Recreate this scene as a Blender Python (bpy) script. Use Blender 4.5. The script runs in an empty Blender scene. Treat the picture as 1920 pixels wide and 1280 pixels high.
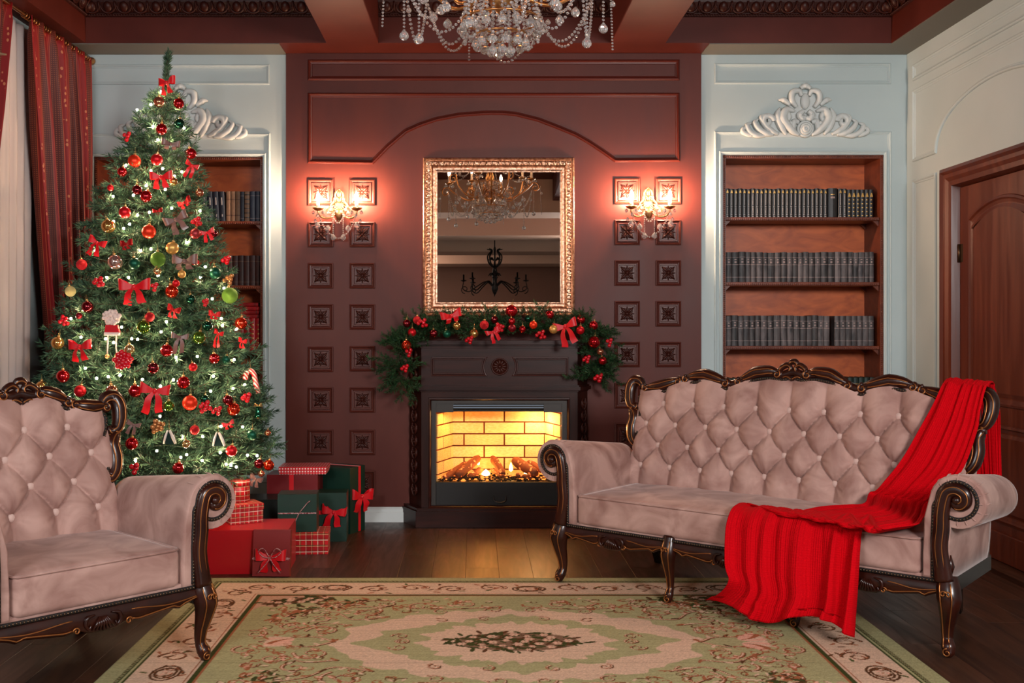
import bpy, bmesh, math, random
import numpy as np
from mathutils import Vector, Matrix
R = math.radians
PI = math.pi
random.seed(7)
rng = np.random.default_rng(7)
C = bpy.context.scene.collection
SC = bpy.context.scene

# ---------------------------------------------------------------- camera, world, lights
F = 1950.0            # focal length in pixels of a 1920x1280 frame
CX, CY = 890.0, 612.0  # principal point
HC = 1.21             # camera height
D = F * HC / 365.0    # distance of the back wall
cam_d = bpy.data.cameras.new('camera')
cam = bpy.data.objects.new('camera', cam_d); C.objects.link(cam)
cam.location = (0, 0, HC); cam.rotation_euler = (R(90), 0, 0)
cam_d.sensor_width = 36.0; cam_d.lens = 36.0 * F / 1920
cam_d.shift_x = (960 - CX) / 1920; cam_d.shift_y = -(640 - CY) / 1920
cam_d.clip_start = 0.05
SC.camera = cam

w = bpy.data.worlds.new('world'); SC.world = w; w.use_nodes = True
w.node_tree.nodes['Background'].inputs[0].default_value = (0.75, 0.85, 1.0, 1)
w.node_tree.nodes['Background'].inputs[1].default_value = 0.25

def area_light(name, loc, target, size, energy, col):
    l = bpy.data.lights.new(name, 'AREA'); l.energy = energy; l.color = col
    l.shape = 'RECTANGLE'; l.size = size[0]; l.size_y = size[1]
    o = bpy.data.objects.new(name, l); C.objects.link(o); o.location = loc
    o.rotation_euler = (Vector(target) - Vector(loc)).to_track_quat('-Z', 'Y').to_euler()
    return o
area_light('key_light', (2.0, -0.9, 2.45), (0.4, 5.6, 1.1), (1.1, 0.9), 212, (1.0, 0.97, 0.95))
area_light('fill_light', (-1.85, -0.7, 2.45), (-0.4, 5.6, 1.1), (1.0, 0.9), 92, (0.94, 0.98, 1.0))
area_light('added_rear_fill', (-1.7, -3.4, 2.7), (0.2, -4.6, 1.4), (0.8, 0.6), 38, (1.0, 0.8, 0.65))  # added fill, no fixture: brightens the rear room in the mirror

SC.view_settings.view_transform = 'Standard'; SC.view_settings.look = 'None'
SC.view_settings.gamma = 1.0; SC.view_settings.use_curve_mapping = False
SC.view_settings.exposure = 0.0

# ---------------------------------------------------------------- helpers
def at(px, py, Y):
    return Vector(((px - CX) * Y / F, Y, HC - (py - CY) * Y / F))
S = D / F
def wx(px): return (px - CX) * S
def wz(py): return HC - (py - CY) * S

def srgb(r, g, b):
    f = lambda c: c / 12.92 if c <= 0.04045 else ((c + 0.055) / 1.055) ** 2.4
    return (f(r / 255), f(g / 255), f(b / 255))

class MB:
    def __init__(s): s.v = []; s.f = []; s.m = []; s.sm = []; s.uv = {}
    def add(s, vs, fs, mi=0, smooth=False, uvs=None):
        b = len(s.v); s.v.extend([tuple(map(float, p)) for p in vs])
        for k, f in enumerate(fs):
            if uvs is not None: s.uv[len(s.f)] = uvs[k]
            s.f.append([b + i for i in f]); s.m.append(mi); s.sm.append(smooth)
        return s
    def box(s, x0, x1, y0, y1, z0, z1, mi=0, uv=False):
        x0, x1 = min(x0, x1), max(x0, x1); y0, y1 = min(y0, y1), max(y0, y1); z0, z1 = min(z0, z1), max(z0, z1)
        vs = [(x0,y0,z0),(x1,y0,z0),(x1,y1,z0),(x0,y1,z0),(x0,y0,z1),(x1,y0,z1),(x1,y1,z1),(x0,y1,z1)]
        fs = [(0,3,2,1),(4,5,6,7),(0,1,5,4),(1,2,6,5),(2,3,7,6),(3,0,4,7)]
        u = None
        if uv:
            u = []
            for k, f in enumerate(fs):
                ax = (0,1) if k < 2 else ((0,2) if k in (2,4) else (1,2))
                u.append([(vs[i][ax[0]], vs[i][ax[1]]) for i in f])
        return s.add(vs, fs, mi, False, u)
    def cbox(s, x0, x1, y0, y1, z0, z1, b=0.005, mi=0, smooth=False):
        c = Vector(((x0+x1)/2, (y0+y1)/2, (z0+z1)/2)); h = (abs(x1-x0)/2, abs(y1-y0)/2, abs(z1-z0)/2)
        b = min(b, min(h) * 0.95)
        vs = []; idx = {}
        for sx in (-1, 1):
            for sy in (-1, 1):
                for sz in (-1, 1):
                    sg = (sx, sy, sz)
                    for a in range(3):
                        p = [c[i] + sg[i] * (h[i] - (0 if i == a else b)) for i in range(3)]
                        idx[(sg, a)] = len(vs); vs.append(p)
        fs = []
        for a in range(3):
            o1, o2 = [i for i in range(3) if i != a]
            for sa in (-1, 1):
                q = []
                for (p1, p2) in ((-1,-1),(1,-1),(1,1),(-1,1)):
                    sg = [0,0,0]; sg[a] = sa; sg[o1] = p1; sg[o2] = p2; q.append(idx[(tuple(sg), a)])
                fs.append(q)
        for c_ in range(3):
            a, b_ = [i for i in range(3) if i != c_]
            for sa in (-1, 1):
                for sb in (-1, 1):
                    m = [0,0,0]; m[a] = sa; m[b_] = sb; m[c_] = -1; p = m[:]; p[c_] = 1
                    m = tuple(m); p = tuple(p)
                    fs.append([idx[(m,a)], idx[(p,a)], idx[(p,b_)], idx[(m,b_)]])
        for sx in (-1, 1):
            for sy in (-1, 1):
                for sz in (-1, 1):
                    fs.append([idx[((sx,sy,sz),a)] for a in range(3)])
        return s.add(vs, fs, mi, smooth)
    def grid(s, P, mi=0, smooth=True, closeu=False, closev=False, uv=None):
        P = np.asarray(P, float); n, m = P.shape[:2]
        fs = []; us = [] if uv is not None else None
        for i in range(n - (0 if closeu else 1)):
            for j in range(m - (0 if closev else 1)):
                q = [(i, j), ((i+1) % n, j), ((i+1) % n, (j+1) % m), (i, (j+1) % m)]
                fs.append([a * m + b for a, b in q])
                if us is not None: us.append([tuple(uv[a][b]) for a, b in q])
        return s.add(P.reshape(-1, 3), fs, mi, smooth, us)
    def tube(s, path, rad, n=8, cap=True, closed=False, ell=1.0, up=None, mi=0, smooth=True):
        P = np.asarray([tuple(p) for p in path], float); k = len(P)
        r = np.full(k, rad, float) if np.isscalar(rad) else np.interp(np.linspace(0, 1, k), np.linspace(0, 1, len(rad)), rad)
        T = np.zeros_like(P)
        if closed: T = np.roll(P, -1, 0) - np.roll(P, 1, 0)
        else:
            T[1:-1] = P[2:] - P[:-2]; T[0] = P[1] - P[0]; T[-1] = P[-1] - P[-2]
        T /= np.linalg.norm(T, axis=1)[:, None] + 1e-12
        if up is None:
            u0 = np.array([0, 0, 1.0]) if abs(T[0][2]) < 0.9 else np.array([0, 1.0, 0])
        else: u0 = np.array(up, float)
        rings = []; N = u0 - T[0] * np.dot(u0, T[0]); N /= np.linalg.norm(N) + 1e-12
        ang = np.arange(n) * 2 * PI / n + (PI / n)
        for i in range(k):
            if up is not None: N = u0 - T[i] * np.dot(u0, T[i])
            else: N = N - T[i] * np.dot(N, T[i])
            N = N / (np.linalg.norm(N) + 1e-12); B = np.cross(T[i], N)
            rings.append(P[i] + r[i] * (np.cos(ang)[:, None] * N * ell + np.sin(ang)[:, None] * B))
        b = len(s.v); s.grid(np.array(rings), mi, smooth, closeu=closed, closev=True)
        if cap and not closed:
            s.f.append([b + i for i in range(n)][::-1]); s.m.append(mi); s.sm.append(False)
            s.f.append([b + (k-1)*n + i for i in range(n)]); s.m.append(mi); s.sm.append(False)
        return s
    def lathe(s, prof, n=16, o=(0,0,0), axis='z', mi=0, smooth=True):
        rings = []
        for r, z in prof:
            ring = []
            for k in range(n):
                a = 2 * PI * k / n; c, d = r * math.cos(a), r * math.sin(a)
                p = (c, d, z) if axis == 'z' else ((c, -z, d) if axis == 'y' else (z, c, d))
                ring.append((o[0]+p[0], o[1]+p[1], o[2]+p[2]))
            rings.append(ring)
        b = len(s.v); s.grid(rings, mi, smooth, closev=True); k = len(rings)
        if prof[0][0] > 1e-6: s.f.append([b+i for i in range(n)][::-1]); s.m.append(mi); s.sm.append(False)
        if prof[-1][0] > 1e-6: s.f.append([b+(k-1)*n+i for i in range(n)]); s.m.append(mi); s.sm.append(False)
        return s
    def ball(s, c, r, seg=12, rings=8, sq=(1,1,1), mi=0, smooth=True):
        P = []
        for i in range(rings + 1):
            t = PI * i / rings
            P.append([(c[0]+sq[0]*r*math.sin(t)*math.cos(2*PI*j/seg), c[1]+sq[1]*r*math.sin(t)*math.sin(2*PI*j/seg), c[2]+sq[2]*r*math.cos(t)) for j in range(seg)])
        return s.grid(P, mi, smooth, closev=True)
    def prism(s, poly, c0, c1, mp, mi=0):
        n = len(poly)
        vs = [mp(a, b, c0) for a, b in poly] + [mp(a, b, c1) for a, b in poly]
        fs = [list(range(n))[::-1], list(range(n, 2*n))] + [[i, (i+1) % n, n+(i+1) % n, n+i] for i in range(n)]
        return s.add(vs, fs, mi)
    def moulding(s, poly, prof, mp, closed=True, mi=0):
        """poly: 2D points; prof: list of (offset to the left of travel, height); mp(a,b,h)->xyz"""
        n = len(poly); P = [Vector(p).to_2d() for p in poly]; rings = []
        for i in range(n):
            d0 = (P[i] - P[i-1]) if (closed or i > 0) else (P[1] - P[0])
            d1 = (P[(i+1) % n] - P[i]) if (closed or i < n-1) else d0
            d0 = d0.normalized(); d1 = d1.normalized()
            n0 = Vector((-d0.y, d0.x)); n1 = Vector((-d1.y, d1.x)); b = (n0 + n1)
            b = b / max(b.dot(n0), 0.3) if b.length > 1e-6 else n0
            rings.append([mp(P[i].x + b.x * o, P[i].y + b.y * o, h) for o, h in prof])
        return s.grid(rings, mi, False, closeu=closed)
    def mesh(s, name, mats, recalc=True):
        me = bpy.data.meshes.new(name); me.from_pydata(s.v, [], s.f)
        for m in (mats if isinstance(mats, (list, tuple)) else [mats]): me.materials.append(m)
        me.polygons.foreach_set('material_index', s.m)
        me.polygons.foreach_set('use_smooth', s.sm)
        if s.uv:
            ul = me.uv_layers.new(name='uv')
            for pi, u in s.uv.items():
                ls = me.polygons[pi].loop_start
                for k, c in enumerate(u): ul.data[ls+k].uv = c
        if recalc:
            bm = bmesh.new(); bm.from_mesh(me); bmesh.ops.remove_doubles(bm, verts=bm.verts, dist=1e-6)
            bmesh.ops.recalc_face_normals(bm, faces=bm.faces); bm.to_mesh(me); bm.free()
        me.update(); return me

def link(name, me, parent=None, loc=None, rot=None, scale=None):
    o = bpy.data.objects.new(name, me); C.objects.link(o)
    if parent is not None: o.parent = parent
    if loc is not None: o.location = loc
    if rot is not None: o.rotation_euler = rot
    if scale is not None: o.scale = scale
    return o
def obj(name, mb, mats, parent=None, recalc=True, **k):
    return link(name, mb.mesh(name, mats, recalc), parent, **k)
def tag(o, label=None, cat=None, group=None, kind=None):
    if label: o['label'] = label
    if cat: o['category'] = cat
    if group: o['group'] = group
    if kind: o['kind'] = kind
    return o
def thing(name, label, cat, loc=(0,0,0), rotz=0, group=None):
    o = link(name, None, None, loc, (0, 0, rotz)); o.empty_display_size = 0.1
    return tag(o, label, cat, group)
def struct(name, mb, mats, parent=None):
    o = obj(name, mb, mats, parent)
    if parent is None: o['kind'] = 'structure'
    return o
def dup(root, loc=None, rot=None, scale=None):
    def cp(o, p):
        c = o.copy(); C.objects.link(c); c.parent = p
        for ch in o.children: cp(ch, c)
        return c
    kids = list(root.children); r = root.copy(); C.objects.link(r)
    for ch in kids: cp(ch, r)
    if loc is not None: r.location = loc
    if rot is not None: r.rotation_euler = rot
    if scale is not None: r.scale = scale
    return r
ORD = ['first','second','third','fourth','fifth','sixth','seventh','eighth','ninth','tenth','eleventh','twelfth','thirteenth','fourteenth','fifteenth','sixteenth','seventeenth','eighteenth','nineteenth','twentieth','twenty-first','twenty-second','twenty-third','twenty-fourth','twenty-fifth','twenty-sixth','twenty-seventh','twenty-eighth']

def catmull(pts, n=8, closed=False):
    P = [np.array(p, float) for p in pts]; out = []; k = len(P)
    for i in range(k if closed else k - 1):
        p0 = P[i-1] if (closed or i > 0) else 2*P[0]-P[1]
        p1 = P[i]; p2 = P[(i+1) % k]
        p3 = P[(i+2) % k] if (closed or i+2 < k) else 2*P[-1]-P[-2]
        for j in range(n):
            t = j / n
            out.append(0.5*((2*p1)+(-p0+p2)*t+(2*p0-5*p1+4*p2-p3)*t*t+(-p0+3*p1-3*p2+p3)*t**3))
    if not closed: out.append(P[-1])
    return out
def spiral(c, r0, r1, a0, turns, n=28):
    """2D spiral from radius r0 at angle a0 (rad), turning 'turns' revolutions to radius r1"""
    return [(c[0] + (r0+(r1-r0)*t)*math.cos(a0+turns*2*PI*t), c[1] + (r0+(r1-r0)*t)*math.sin(a0+turns*2*PI*t)) for t in np.linspace(0, 1, n)]

# ---------------------------------------------------------------- materials
def mat(name, col, rough=0.5, metal=0.0, col2=None, nscale=(4,4,4), detail=4, ramp=(0.35, 0.65), bump=0.0, bscale=None, coat=0.0, sheen=0.0, spec=0.5, emit=None, estr=0.0, trans=0.0, ior=1.45, rnd=0.0, rough2=None, alpha=None, distort=0.0, sss=0.0):
    m = bpy.data.materials.new(name); m.use_nodes = True
    nt = m.node_tree; N = nt.nodes; L = nt.links; b = N['Principled BSDF']
    b.inputs['Base Color'].default_value = (*col, 1); b.inputs['Roughness'].default_value = rough
    b.inputs['Metallic'].default_value = metal; b.inputs['IOR'].default_value = ior
    b.inputs['Specular IOR Level'].default_value = spec
    b.inputs['Coat Weight'].default_value = coat; b.inputs['Coat Roughness'].default_value = 0.12
    b.inputs['Sheen Weight'].default_value = sheen; b.inputs['Sheen Roughness'].default_value = 0.35
    if sheen: b.inputs['Sheen Tint'].default_value = (1, 0.9, 0.88, 1)
    b.inputs['Transmission Weight'].default_value = trans
    if alpha is not None: b.inputs['Alpha'].default_value = alpha
    if emit: b.inputs['Emission Color'].default_value = (*emit, 1); b.inputs['Emission Strength'].default_value = estr
    if col2 is not None or bump:
        tc = N.new('ShaderNodeTexCoord'); mp = N.new('ShaderNodeMapping'); L.new(tc.outputs['Object'], mp.inputs[0])
        mp.inputs['Scale'].default_value = nscale
        nz = N.new('ShaderNodeTexNoise'); nz.inputs['Scale'].default_value = 1; nz.inputs['Detail'].default_value = detail
        nz.inputs['Distortion'].default_value = distort
        L.new(mp.outputs[0], nz.inputs[0])
        if rnd:
            oi = N.new('ShaderNodeObjectInfo'); va = N.new('ShaderNodeVectorMath'); va.operation = 'MULTIPLY_ADD'
            cb = N.new('ShaderNodeCombineXYZ')
            for k in range(3): L.new(oi.outputs['Random'], cb.inputs[k])
            L.new(cb.outputs[0], va.inputs[0]); va.inputs[1].default_value = (37, 61, 23); L.new(mp.outputs[0], va.inputs[2]); L.new(va.outputs[0], nz.inputs[0])
        if col2 is not None:
            rp = N.new('ShaderNodeValToRGB'); rp.color_ramp.elements[0].position = ramp[0]; rp.color_ramp.elements[1].position = ramp[1]
            rp.color_ramp.elements[0].color = (*col, 1); rp.color_ramp.elements[1].color = (*col2, 1)
            L.new(nz.outputs[0], rp.inputs[0]); src = rp.outputs[0]
            if rnd:
                hs = N.new('ShaderNodeHueSaturation'); mr = N.new('ShaderNodeMapRange')
                mr.inputs[3].default_value = 1 - rnd; mr.inputs[4].default_value = 1 + rnd
                L.new(oi.outputs['Random'], mr.inputs[0]); L.new(mr.outputs[0], hs.inputs['Value']); L.new(src, hs.inputs['Color']); src = hs.outputs[0]
            L.new(src, b.inputs['Base Color'])
        if rough2 is not None:
            mr2 = N.new('ShaderNodeMapRange'); mr2.inputs[1].default_value = 0.3; mr2.inputs[2].default_value = 0.7
            mr2.inputs[3].default_value = rough; mr2.inputs[4].default_value = rough2
            L.new(nz.outputs[0], mr2.inputs[0]); L.new(mr2.outputs[0], b.inputs['Roughness'])
        if bump:
            bp = N.new('ShaderNodeBump'); bp.inputs['Strength'].default_value = bump; bp.inputs['Distance'].default_value = 0.01
            if bscale:
                nb = N.new('ShaderNodeTexNoise'); nb.inputs['Scale'].default_value = bscale; nb.inputs['Detail'].default_value = 3
                L.new(tc.outputs['Object'], nb.inputs[0]); L.new(nb.outputs[0], bp.inputs['Height'])
            else: L.new(nz.outputs[0], bp.inputs['Height'])
            L.new(bp.outputs[0], b.inputs['Normal'])
    return m

M = {}
M['wall'] = mat('pale_green_paint', srgb(188,201,202), 0.65, spec=0.3, col2=srgb(180,194,195), nscale=(1.5,1.5,1.5))
M['plaster'] = mat('plaster_ornament', srgb(205,210,208), 0.5)
M['brown'] = mat('brown_panel_paint', srgb(80,31,23), 0.42, spec=0.3, col2=srgb(94,42,33), nscale=(5,5,1.6), detail=6, ramp=(0.3,0.75), rough2=0.50)
M['brownmould'] = mat('brown_moulding', srgb(80,28,20), 0.30)
M['carved'] = mat('carved_dark_wood', srgb(60,24,17), 0.42, spec=0.35)
M['tile'] = mat('tile_brown', srgb(84,37,29), 0.4, spec=0.4)
M['ceil'] = mat('ceiling_brown', srgb(80,28,19), 0.5, spec=0.3, col2=srgb(92,35,25), nscale=(3,3,3))
M['soffit'] = mat('soffit_shaded_white', srgb(112,110,102), 0.7)  # white soffit paint, darkened so its shade is in the colour
M['bookcase'] = mat('orange_brown_wood', srgb(200,98,46), 0.42, col2=srgb(150,64,28), nscale=(6,6,14), detail=8, distort=1.2, ramp=(0.3,0.75))
M['bookshelf'] = mat('shelf_brown_wood', srgb(112,52,30), 0.4, col2=srgb(88,38,22), nscale=(20,20,20), detail=5)
M['door'] = mat('door_mahogany', srgb(88,36,21), 0.32, col2=srgb(112,52,32), nscale=(26,26,1.6), detail=6, ramp=(0.42,0.72), rough2=0.5)
M['mantel'] = mat('mantel_dark_wood', srgb(56,24,18), 0.34, col2=srgb(38,15,11), nscale=(3,14,26), detail=6, distort=0.6, spec=0.3)
M['mantelv'] = mat('mantel_dark_wood_upright', srgb(54,23,17), 0.34, col2=srgb(36,14,10), nscale=(26,14,2.5), detail=6, spec=0.3)
M['floor'] = mat('floor_plank_wood', srgb(76,46,31), 0.32, col2=srgb(46,27,19), nscale=(16,1.6,8), detail=7, distort=1.5, ramp=(0.3,0.7), rnd=0.22, rough2=0.45, bump=0.08)
M['floorbase'] = mat('floor_underlay', srgb(38,22,15), 0.6)
M['white'] = mat('white_skirting_paint', srgb(214,218,216), 0.4)
M['gold'] = mat('gilt_frame', srgb(230,190,162), 0.34, 1.0, col2=srgb(168,118,92), nscale=(60,60,60), bump=0.35, bscale=90)
M['mirror'] = mat('mirror_glass', (0.62, 0.6, 0.58), 0.005, 1.0)
M['velvet'] = mat('dusty_pink_velvet', srgb(186,149,138), 0.8, col2=srgb(144,106,97), nscale=(6,6,6), detail=7, ramp=(0.36,0.68), sheen=0.22, spec=0.2, distort=1.0)
M['velvet_highlight'] = mat('velvet_button_highlight', srgb(200,168,158), 0.6, sheen=0.3)  # same velvet, lightened to paint a highlight on the buttons
M['frame'] = mat('dark_carved_frame', srgb(52,19,10), 0.28, coat=0.2, spec=0.35, col2=srgb(36,12,7), nscale=(12,12,12))
M['gilt'] = mat('gilt_line', srgb(160,100,54), 0.35, 0.75)
M['nail'] = mat('brass_nailhead', srgb(96,78,62), 0.3, 0.9)
M['nailstrip'] = mat('dark_gimp_strip', srgb(26,20,18), 0.7)
M['blackleg'] = mat('black_lacquer', srgb(22,17,15), 0.25)
M['blanket'] = mat('red_knit', srgb(214,8,24), 0.85, col2=srgb(196,4,18), nscale=(90,90,90), sheen=0.25, bump=0.25, bscale=260)
M['brass'] = mat('chandelier_brass', srgb(196,138,84), 0.28, 1.0)
M['crystal'] = mat('crystal_glass', (1,0.97,0.95), 0.02, trans=0.87, ior=1.75)
M['sconce_metal'] = mat('pale_gilt_metal', srgb(176,136,98), 0.35, 0.9)
M['bulb'] = mat('lit_candle_bulb', (1,0.8,0.6), 0.4, emit=(1.0,0.64,0.42), estr=1900)
M['bulb_ch'] = mat('lit_chandelier_bulb', (1,0.8,0.6), 0.4, emit=(1.0,0.66,0.42), estr=105)
M['candle'] = mat('candle_sleeve', srgb(225,205,180), 0.5)
M['iron'] = mat('black_iron', srgb(24,20,18), 0.5, 0.4)
M['black'] = mat('black_metal', srgb(26,24,23), 0.42)
M['black2'] = mat('black_metal_trim', srgb(52,47,44), 0.38)
def gilded_wall(): pass
# ================================================================ STRUCTURE
XL, XR = -2.52, wx(1700)       # side walls
ZC = 2.90                      # underside of the soffits
YB = -5.6                      # wall behind the camera
def backmap(y0):               # wall plane: (x, z, height towards room)
    return lambda a, b, h: (a, y0 - h, b)
def rect(px0, py0, px1, py1):  # counter-clockwise seen from the room
    return [(wx(px0), wz(py1)), (wx(px1), wz(py1)), (wx(px1), wz(py0)), (wx(px0), wz(py0))]

# ---- floor
fb = MB(); fb.box(XL-0.1, XR+0.1, YB-0.2, D+0.35, -0.1, -0.006)
floor = struct('floor', fb, M['floorbase'])
PW, PL = 0.165, 1.25
pm = MB(); pm.cbox(-PW/2+0.0002, PW/2-0.0002, -PL/2+0.0002, PL/2-0.0002, -0.012, 0.0, 0.0008)
plank_me = pm.mesh('plank', M['floor'])
k = 0; x = XL + PW/2
while x < XR + 0.02:
    off = [0, 0.47, 0.86, 0.29, 0.65][k % 5]
    y = D - PL/2 + off
    while y > 2.2:
        y0, y1 = y - PL/2, min(y + PL/2, D)
        if y1 - y0 > 0.1:
            sc = (y1 - y0) / PL
            link('plank', plank_me, floor, ((min(x, XR - PW/2 + 0.02)), (y0+y1)/2, 0), None, (1, sc, 1))
        y -= PL
    k += 1; x += PW
sl = MB(); sl.box(XL, XR, YB, 2.3, -0.008, -0.002)
obj('rear_floor_boards', sl, M['floor'], floor)

# ---- back walls
def holed_wall(name, x0, x1, z0, z1, hx0, hx1, hz0, hz1, y0, y1, m):
    b = MB()
    b.box(x0, hx0, y0, y1, z0, z1); b.box(hx1, x1, y0, y1, z0, z1)
    b.box(hx0, hx1, y0, y1, z0, hz0); b.box(hx0, hx1, y0, y1, hz1, z1)
    return struct(name, b, m)
NB = 0.28                                      # bottom of the book niches
NL = (wx(176), wx(494), NB, wz(293)); NR = (wx(1355), wx(1657), NB, wz(290))
wallL = holed_wall('wall_back_left', XL, wx(537), 0, ZC, *NL, D, D+0.3, M['wall'])
wallR = holed_wall('wall_back_right', wx(1314), XR+0.0, 0, ZC, *NR, D, D+0.3, M['wall'])
YC = D - 0.014                                 # brown chimney wall stands a little proud
wallC = holed_wall('wall_centre', wx(537), wx(1314), 0, wz(96), wx(803), wx(1069), wz(955), wz(752), YC, D+0.3, M['brown'])

CYMA = [(0,0),(0,0.006),(0.004,0.012),(0.010,0.014),(0.016,0.010),(0.018,0.006),(0.026,0.004),(0.028,0)]
def frame_part(name, poly, mp, parent, m, prof=CYMA, sc=1.0):
    b = MB(); b.moulding(poly, [(o*sc, h*sc) for o, h in prof], mp); return obj(name, b, m, parent)
bmL, bmC = backmap(D), backmap(YC)
frame_part('panel_moulding', rect(60+85, 121, 506, 159), bmL, wallL, M['wall'], sc=0.8)
frame_part('panel_moulding', rect(1339, 119, 1670, 158), bmL, wallR, M['wall'], sc=0.8)
for wl, (a, b, c, d), (e, f_, g, h) in ((wallL, (160, 250, 507, 905), (169, 287, 499, 897)), (wallR, (1339, 246, 1671, 905), (1348, 283, 1663, 897))):
    frame_part('panel_moulding', rect(a, b, c, d), bmL, wl, M['wall'], sc=0.8)
    frame_part('niche_moulding', rect(e, f_, g, h), bmL, wl, M['wall'], sc=0.75)
frame_part('panel_moulding', rect(578, 113, 1273, 152), bmC, wallC, M['brownmould'])
arch = [(700,309),(730,278),(763,250),(790,238),(820,228),(862,220),(909,216.5),(925,216.2),(945,216.6),(966,218.6),(1008,229),(1047,244),(1078,257),(1104,272),(1128,288),(1152,305)]
poly = [(578,307)] + arch + [(1274,304),(1273,175),(578,175)]
frame_part('arched_moulding', [(wx(a), wz(b)) for a, b in poly], bmC, wallC, M['brownmould'])

# carved square tiles: frame with stepped grooves > rosette
TS = 0.078
tb = MB(); sq = [(-TS,-TS),(TS,-TS),(TS,TS),(-TS,TS)]
tmap = lambda a, b, h: (a, -h, b)
tb.moulding(sq, [(0,0),(0,0.012),(0.006,0.015),(0.012,0.006),(0.018,0.004),(0.022,0.012),(0.028,0.012),(0.031,0.002)], tmap)
tb.add([tmap(a*0.64, b*0.64, 0.003) for a, b in sq], [(0,1,2,3)])
tile_me = tb.mesh('carved_tile', M['tile'])
rb = MB()
for q in range(4):
    a = q * PI / 2
    for s_ in (-1, 1):      # corner acanthus leaves and side petals
        p = [(0.008,0.0),(0.02,0.006*s_),(0.03,0.016*s_),(0.026,0.026*s_),(0.018,0.028*s_)]
        ps = catmull(p, 4)
        rb.tube([tmap(x_*math.cos(a)-y_*math.sin(a), x_*math.sin(a)+y_*math.cos(a), 0.006) for x_, y_ in ps], [0.004,0.006,0.006,0.004,0.002], 6)
    b2 = a + PI/4
    rb.tube([tmap(t*math.cos(b2), t*math.sin(b2), 0.006+0.006*math.sin(t*60)) for t in np.linspace(0.008, 0.056, 7)], [0.003,0.008,0.009,0.007,0.002], 6)
    rb.tube([tmap(t*math.cos(a), t*math.sin(a), 0.008) for t in np.linspace(0.01, 0.044, 6)], [0.003,0.007,0.007,0.004,0.002], 6)
rb.ball((0,-0.008,0), 0.009, 8, 6)
rose_me = rb.mesh('rosette', M['carved'])
TILES = [(x_, y_) for x_, ys in ((602,(361,440,517,594,673,749,828,905)),(680,(361,440,517,594,672,749,828,905)),(1175,(359,436,512,588,664,741,816)),(1252,(359,436,512,588,664,741))) for y_ in ys]
for px, py in TILES:
    t = link('carved_tile', tile_me, wallC, (wx(px), YC, wz(py)))
    link('rosette', rose_me, t)

# plaster ornament above each niche
def ornament(cx, cz, sc, parent, y0):
    b = MB(); fl = lambda p, h: (cx + p[0]*sc, y0 - h*sc, cz + p[1]*sc)
    def leaf(pts, r, h=0.05, sy=True):
        ps = catmull(pts, 6)
        for s_ in ((-1, 1) if sy else (1,)):
            b.tube([fl((p[0]*s_, p[1]), h) for p in ps], [x_*sc for x_ in r], 7)
    # units: half width = 1
    leaf(spiral((0.32,0.30), 0.13, 0.03, -PI*0.8, 1.3), [0.045,0.05,0.04,0.025])
    leaf([(0.10,0.02),(0.22,0.10),(0.36,0.28),(0.30,0.42),(0.17,0.40)], [0.02,0.06,0.075,0.06,0.02], 0.06)
    leaf([(0.30,0.03),(0.38,0.15),(0.44,0.33),(0.40,0.46)], [0.02,0.06,0.06,0.01], 0.05)
    leaf([(0.16,0.03),(0.2,0.14),(0.17,0.24),(0.10,0.22)], [0.02,0.05,0.05,0.03])
    leaf(spiral((0.60,0.24), 0.10, 0.02, PI, -1.2), [0.05,0.05,0.04,0.02])
    leaf([(0.42,0.04),(0.52,0.08),(0.62,0.16),(0.70,0.30),(0.62,0.36)], [0.02,0.05,0.05,0.04,0.01], 0.05)
    leaf([(0.50,0.03),(0.62,0.05),(0.74,0.12),(0.80,0.22),(0.74,0.28)], [0.02,0.05,0.05,0.04,0.01], 0.05)
    leaf([(0.60,0.02),(0.76,0.02),(0.88,0.08),(0.92,0.18),(0.85,0.22)], [0.02,0.045,0.05,0.04,0.01], 0.04)
    leaf([(0.84,0.02),(0.92,0.04),(0.99,0.08),(0.97,0.14),(0.91,0.11)], [0.03,0.04,0.04,0.03,0.02], 0.04)
    leaf([(0.14,0.46),(0.22,0.58),(0.20,0.70),(0.10,0.72),(0.06,0.64)], [0.03,0.05,0.05,0.04,0.03], 0.06)
    leaf([(0.24,0.50),(0.34,0.58),(0.42,0.58)], [0.03,0.05,0.01], 0.04)
    leaf([(0.04,0.40),(0.10,0.34),(0.06,0.28),(0.0,0.30)], [0.04,0.05,0.05,0.04], 0.07)
    leaf([(-0.08,0.76),(0.0,0.80),(0.08,0.76)], [0.03,0.05,0.03], 0.06, False)
    b.ball(fl((0,0.56), 0.04), 0.10*sc, 12, 8, (0.75,0.5,1.3))
    for r_, h_ in ((0.11,0.05),(0.075,0.08),(0.04,0.1)):
        b.tube([fl((r_*math.cos(t), 0.12+r_*math.sin(t)), h_) for t in np.linspace(0, 2*PI, 20)[:-1]], 0.028*sc, 6, closed=True)
    b.ball(fl((0,0.12), 0.07), 0.04*sc, 8, 6)
    b.prism([(-0.9,0),(0.9,0),(0.75,0.14),(0.42,0.3),(0.25,0.5),(0.1,0.72),(-0.1,0.72),(-0.25,0.5),(-0.42,0.3),(-0.75,0.14)], 0.0, 0.018, lambda a, c_, h: fl((a, c_), h))
    return obj('plaster_ornament', b, M['plaster'], parent)
ornament(wx(1508), wz(257), 118*S, wallR, D)
ornament(wx(340), wz(261), 122*S, wallL, D)

# ---- skirting
bb = MB()
prof = [(0,0),(0.02,0),(0.02,0.06),(0.014,0.066),(0.014,0.08),(0.004,0.09),(0,0.092)]
def skirt(x0, x1, y0):
    b = MB(); b.grid([[(x_, y0-o, z_) for o, z_ in prof] for x_ in (x0, x1)], 0, False); return b
tag(obj('baseboard_back', skirt(XL, XR, YC), M['white']), kind='structure')

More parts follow.
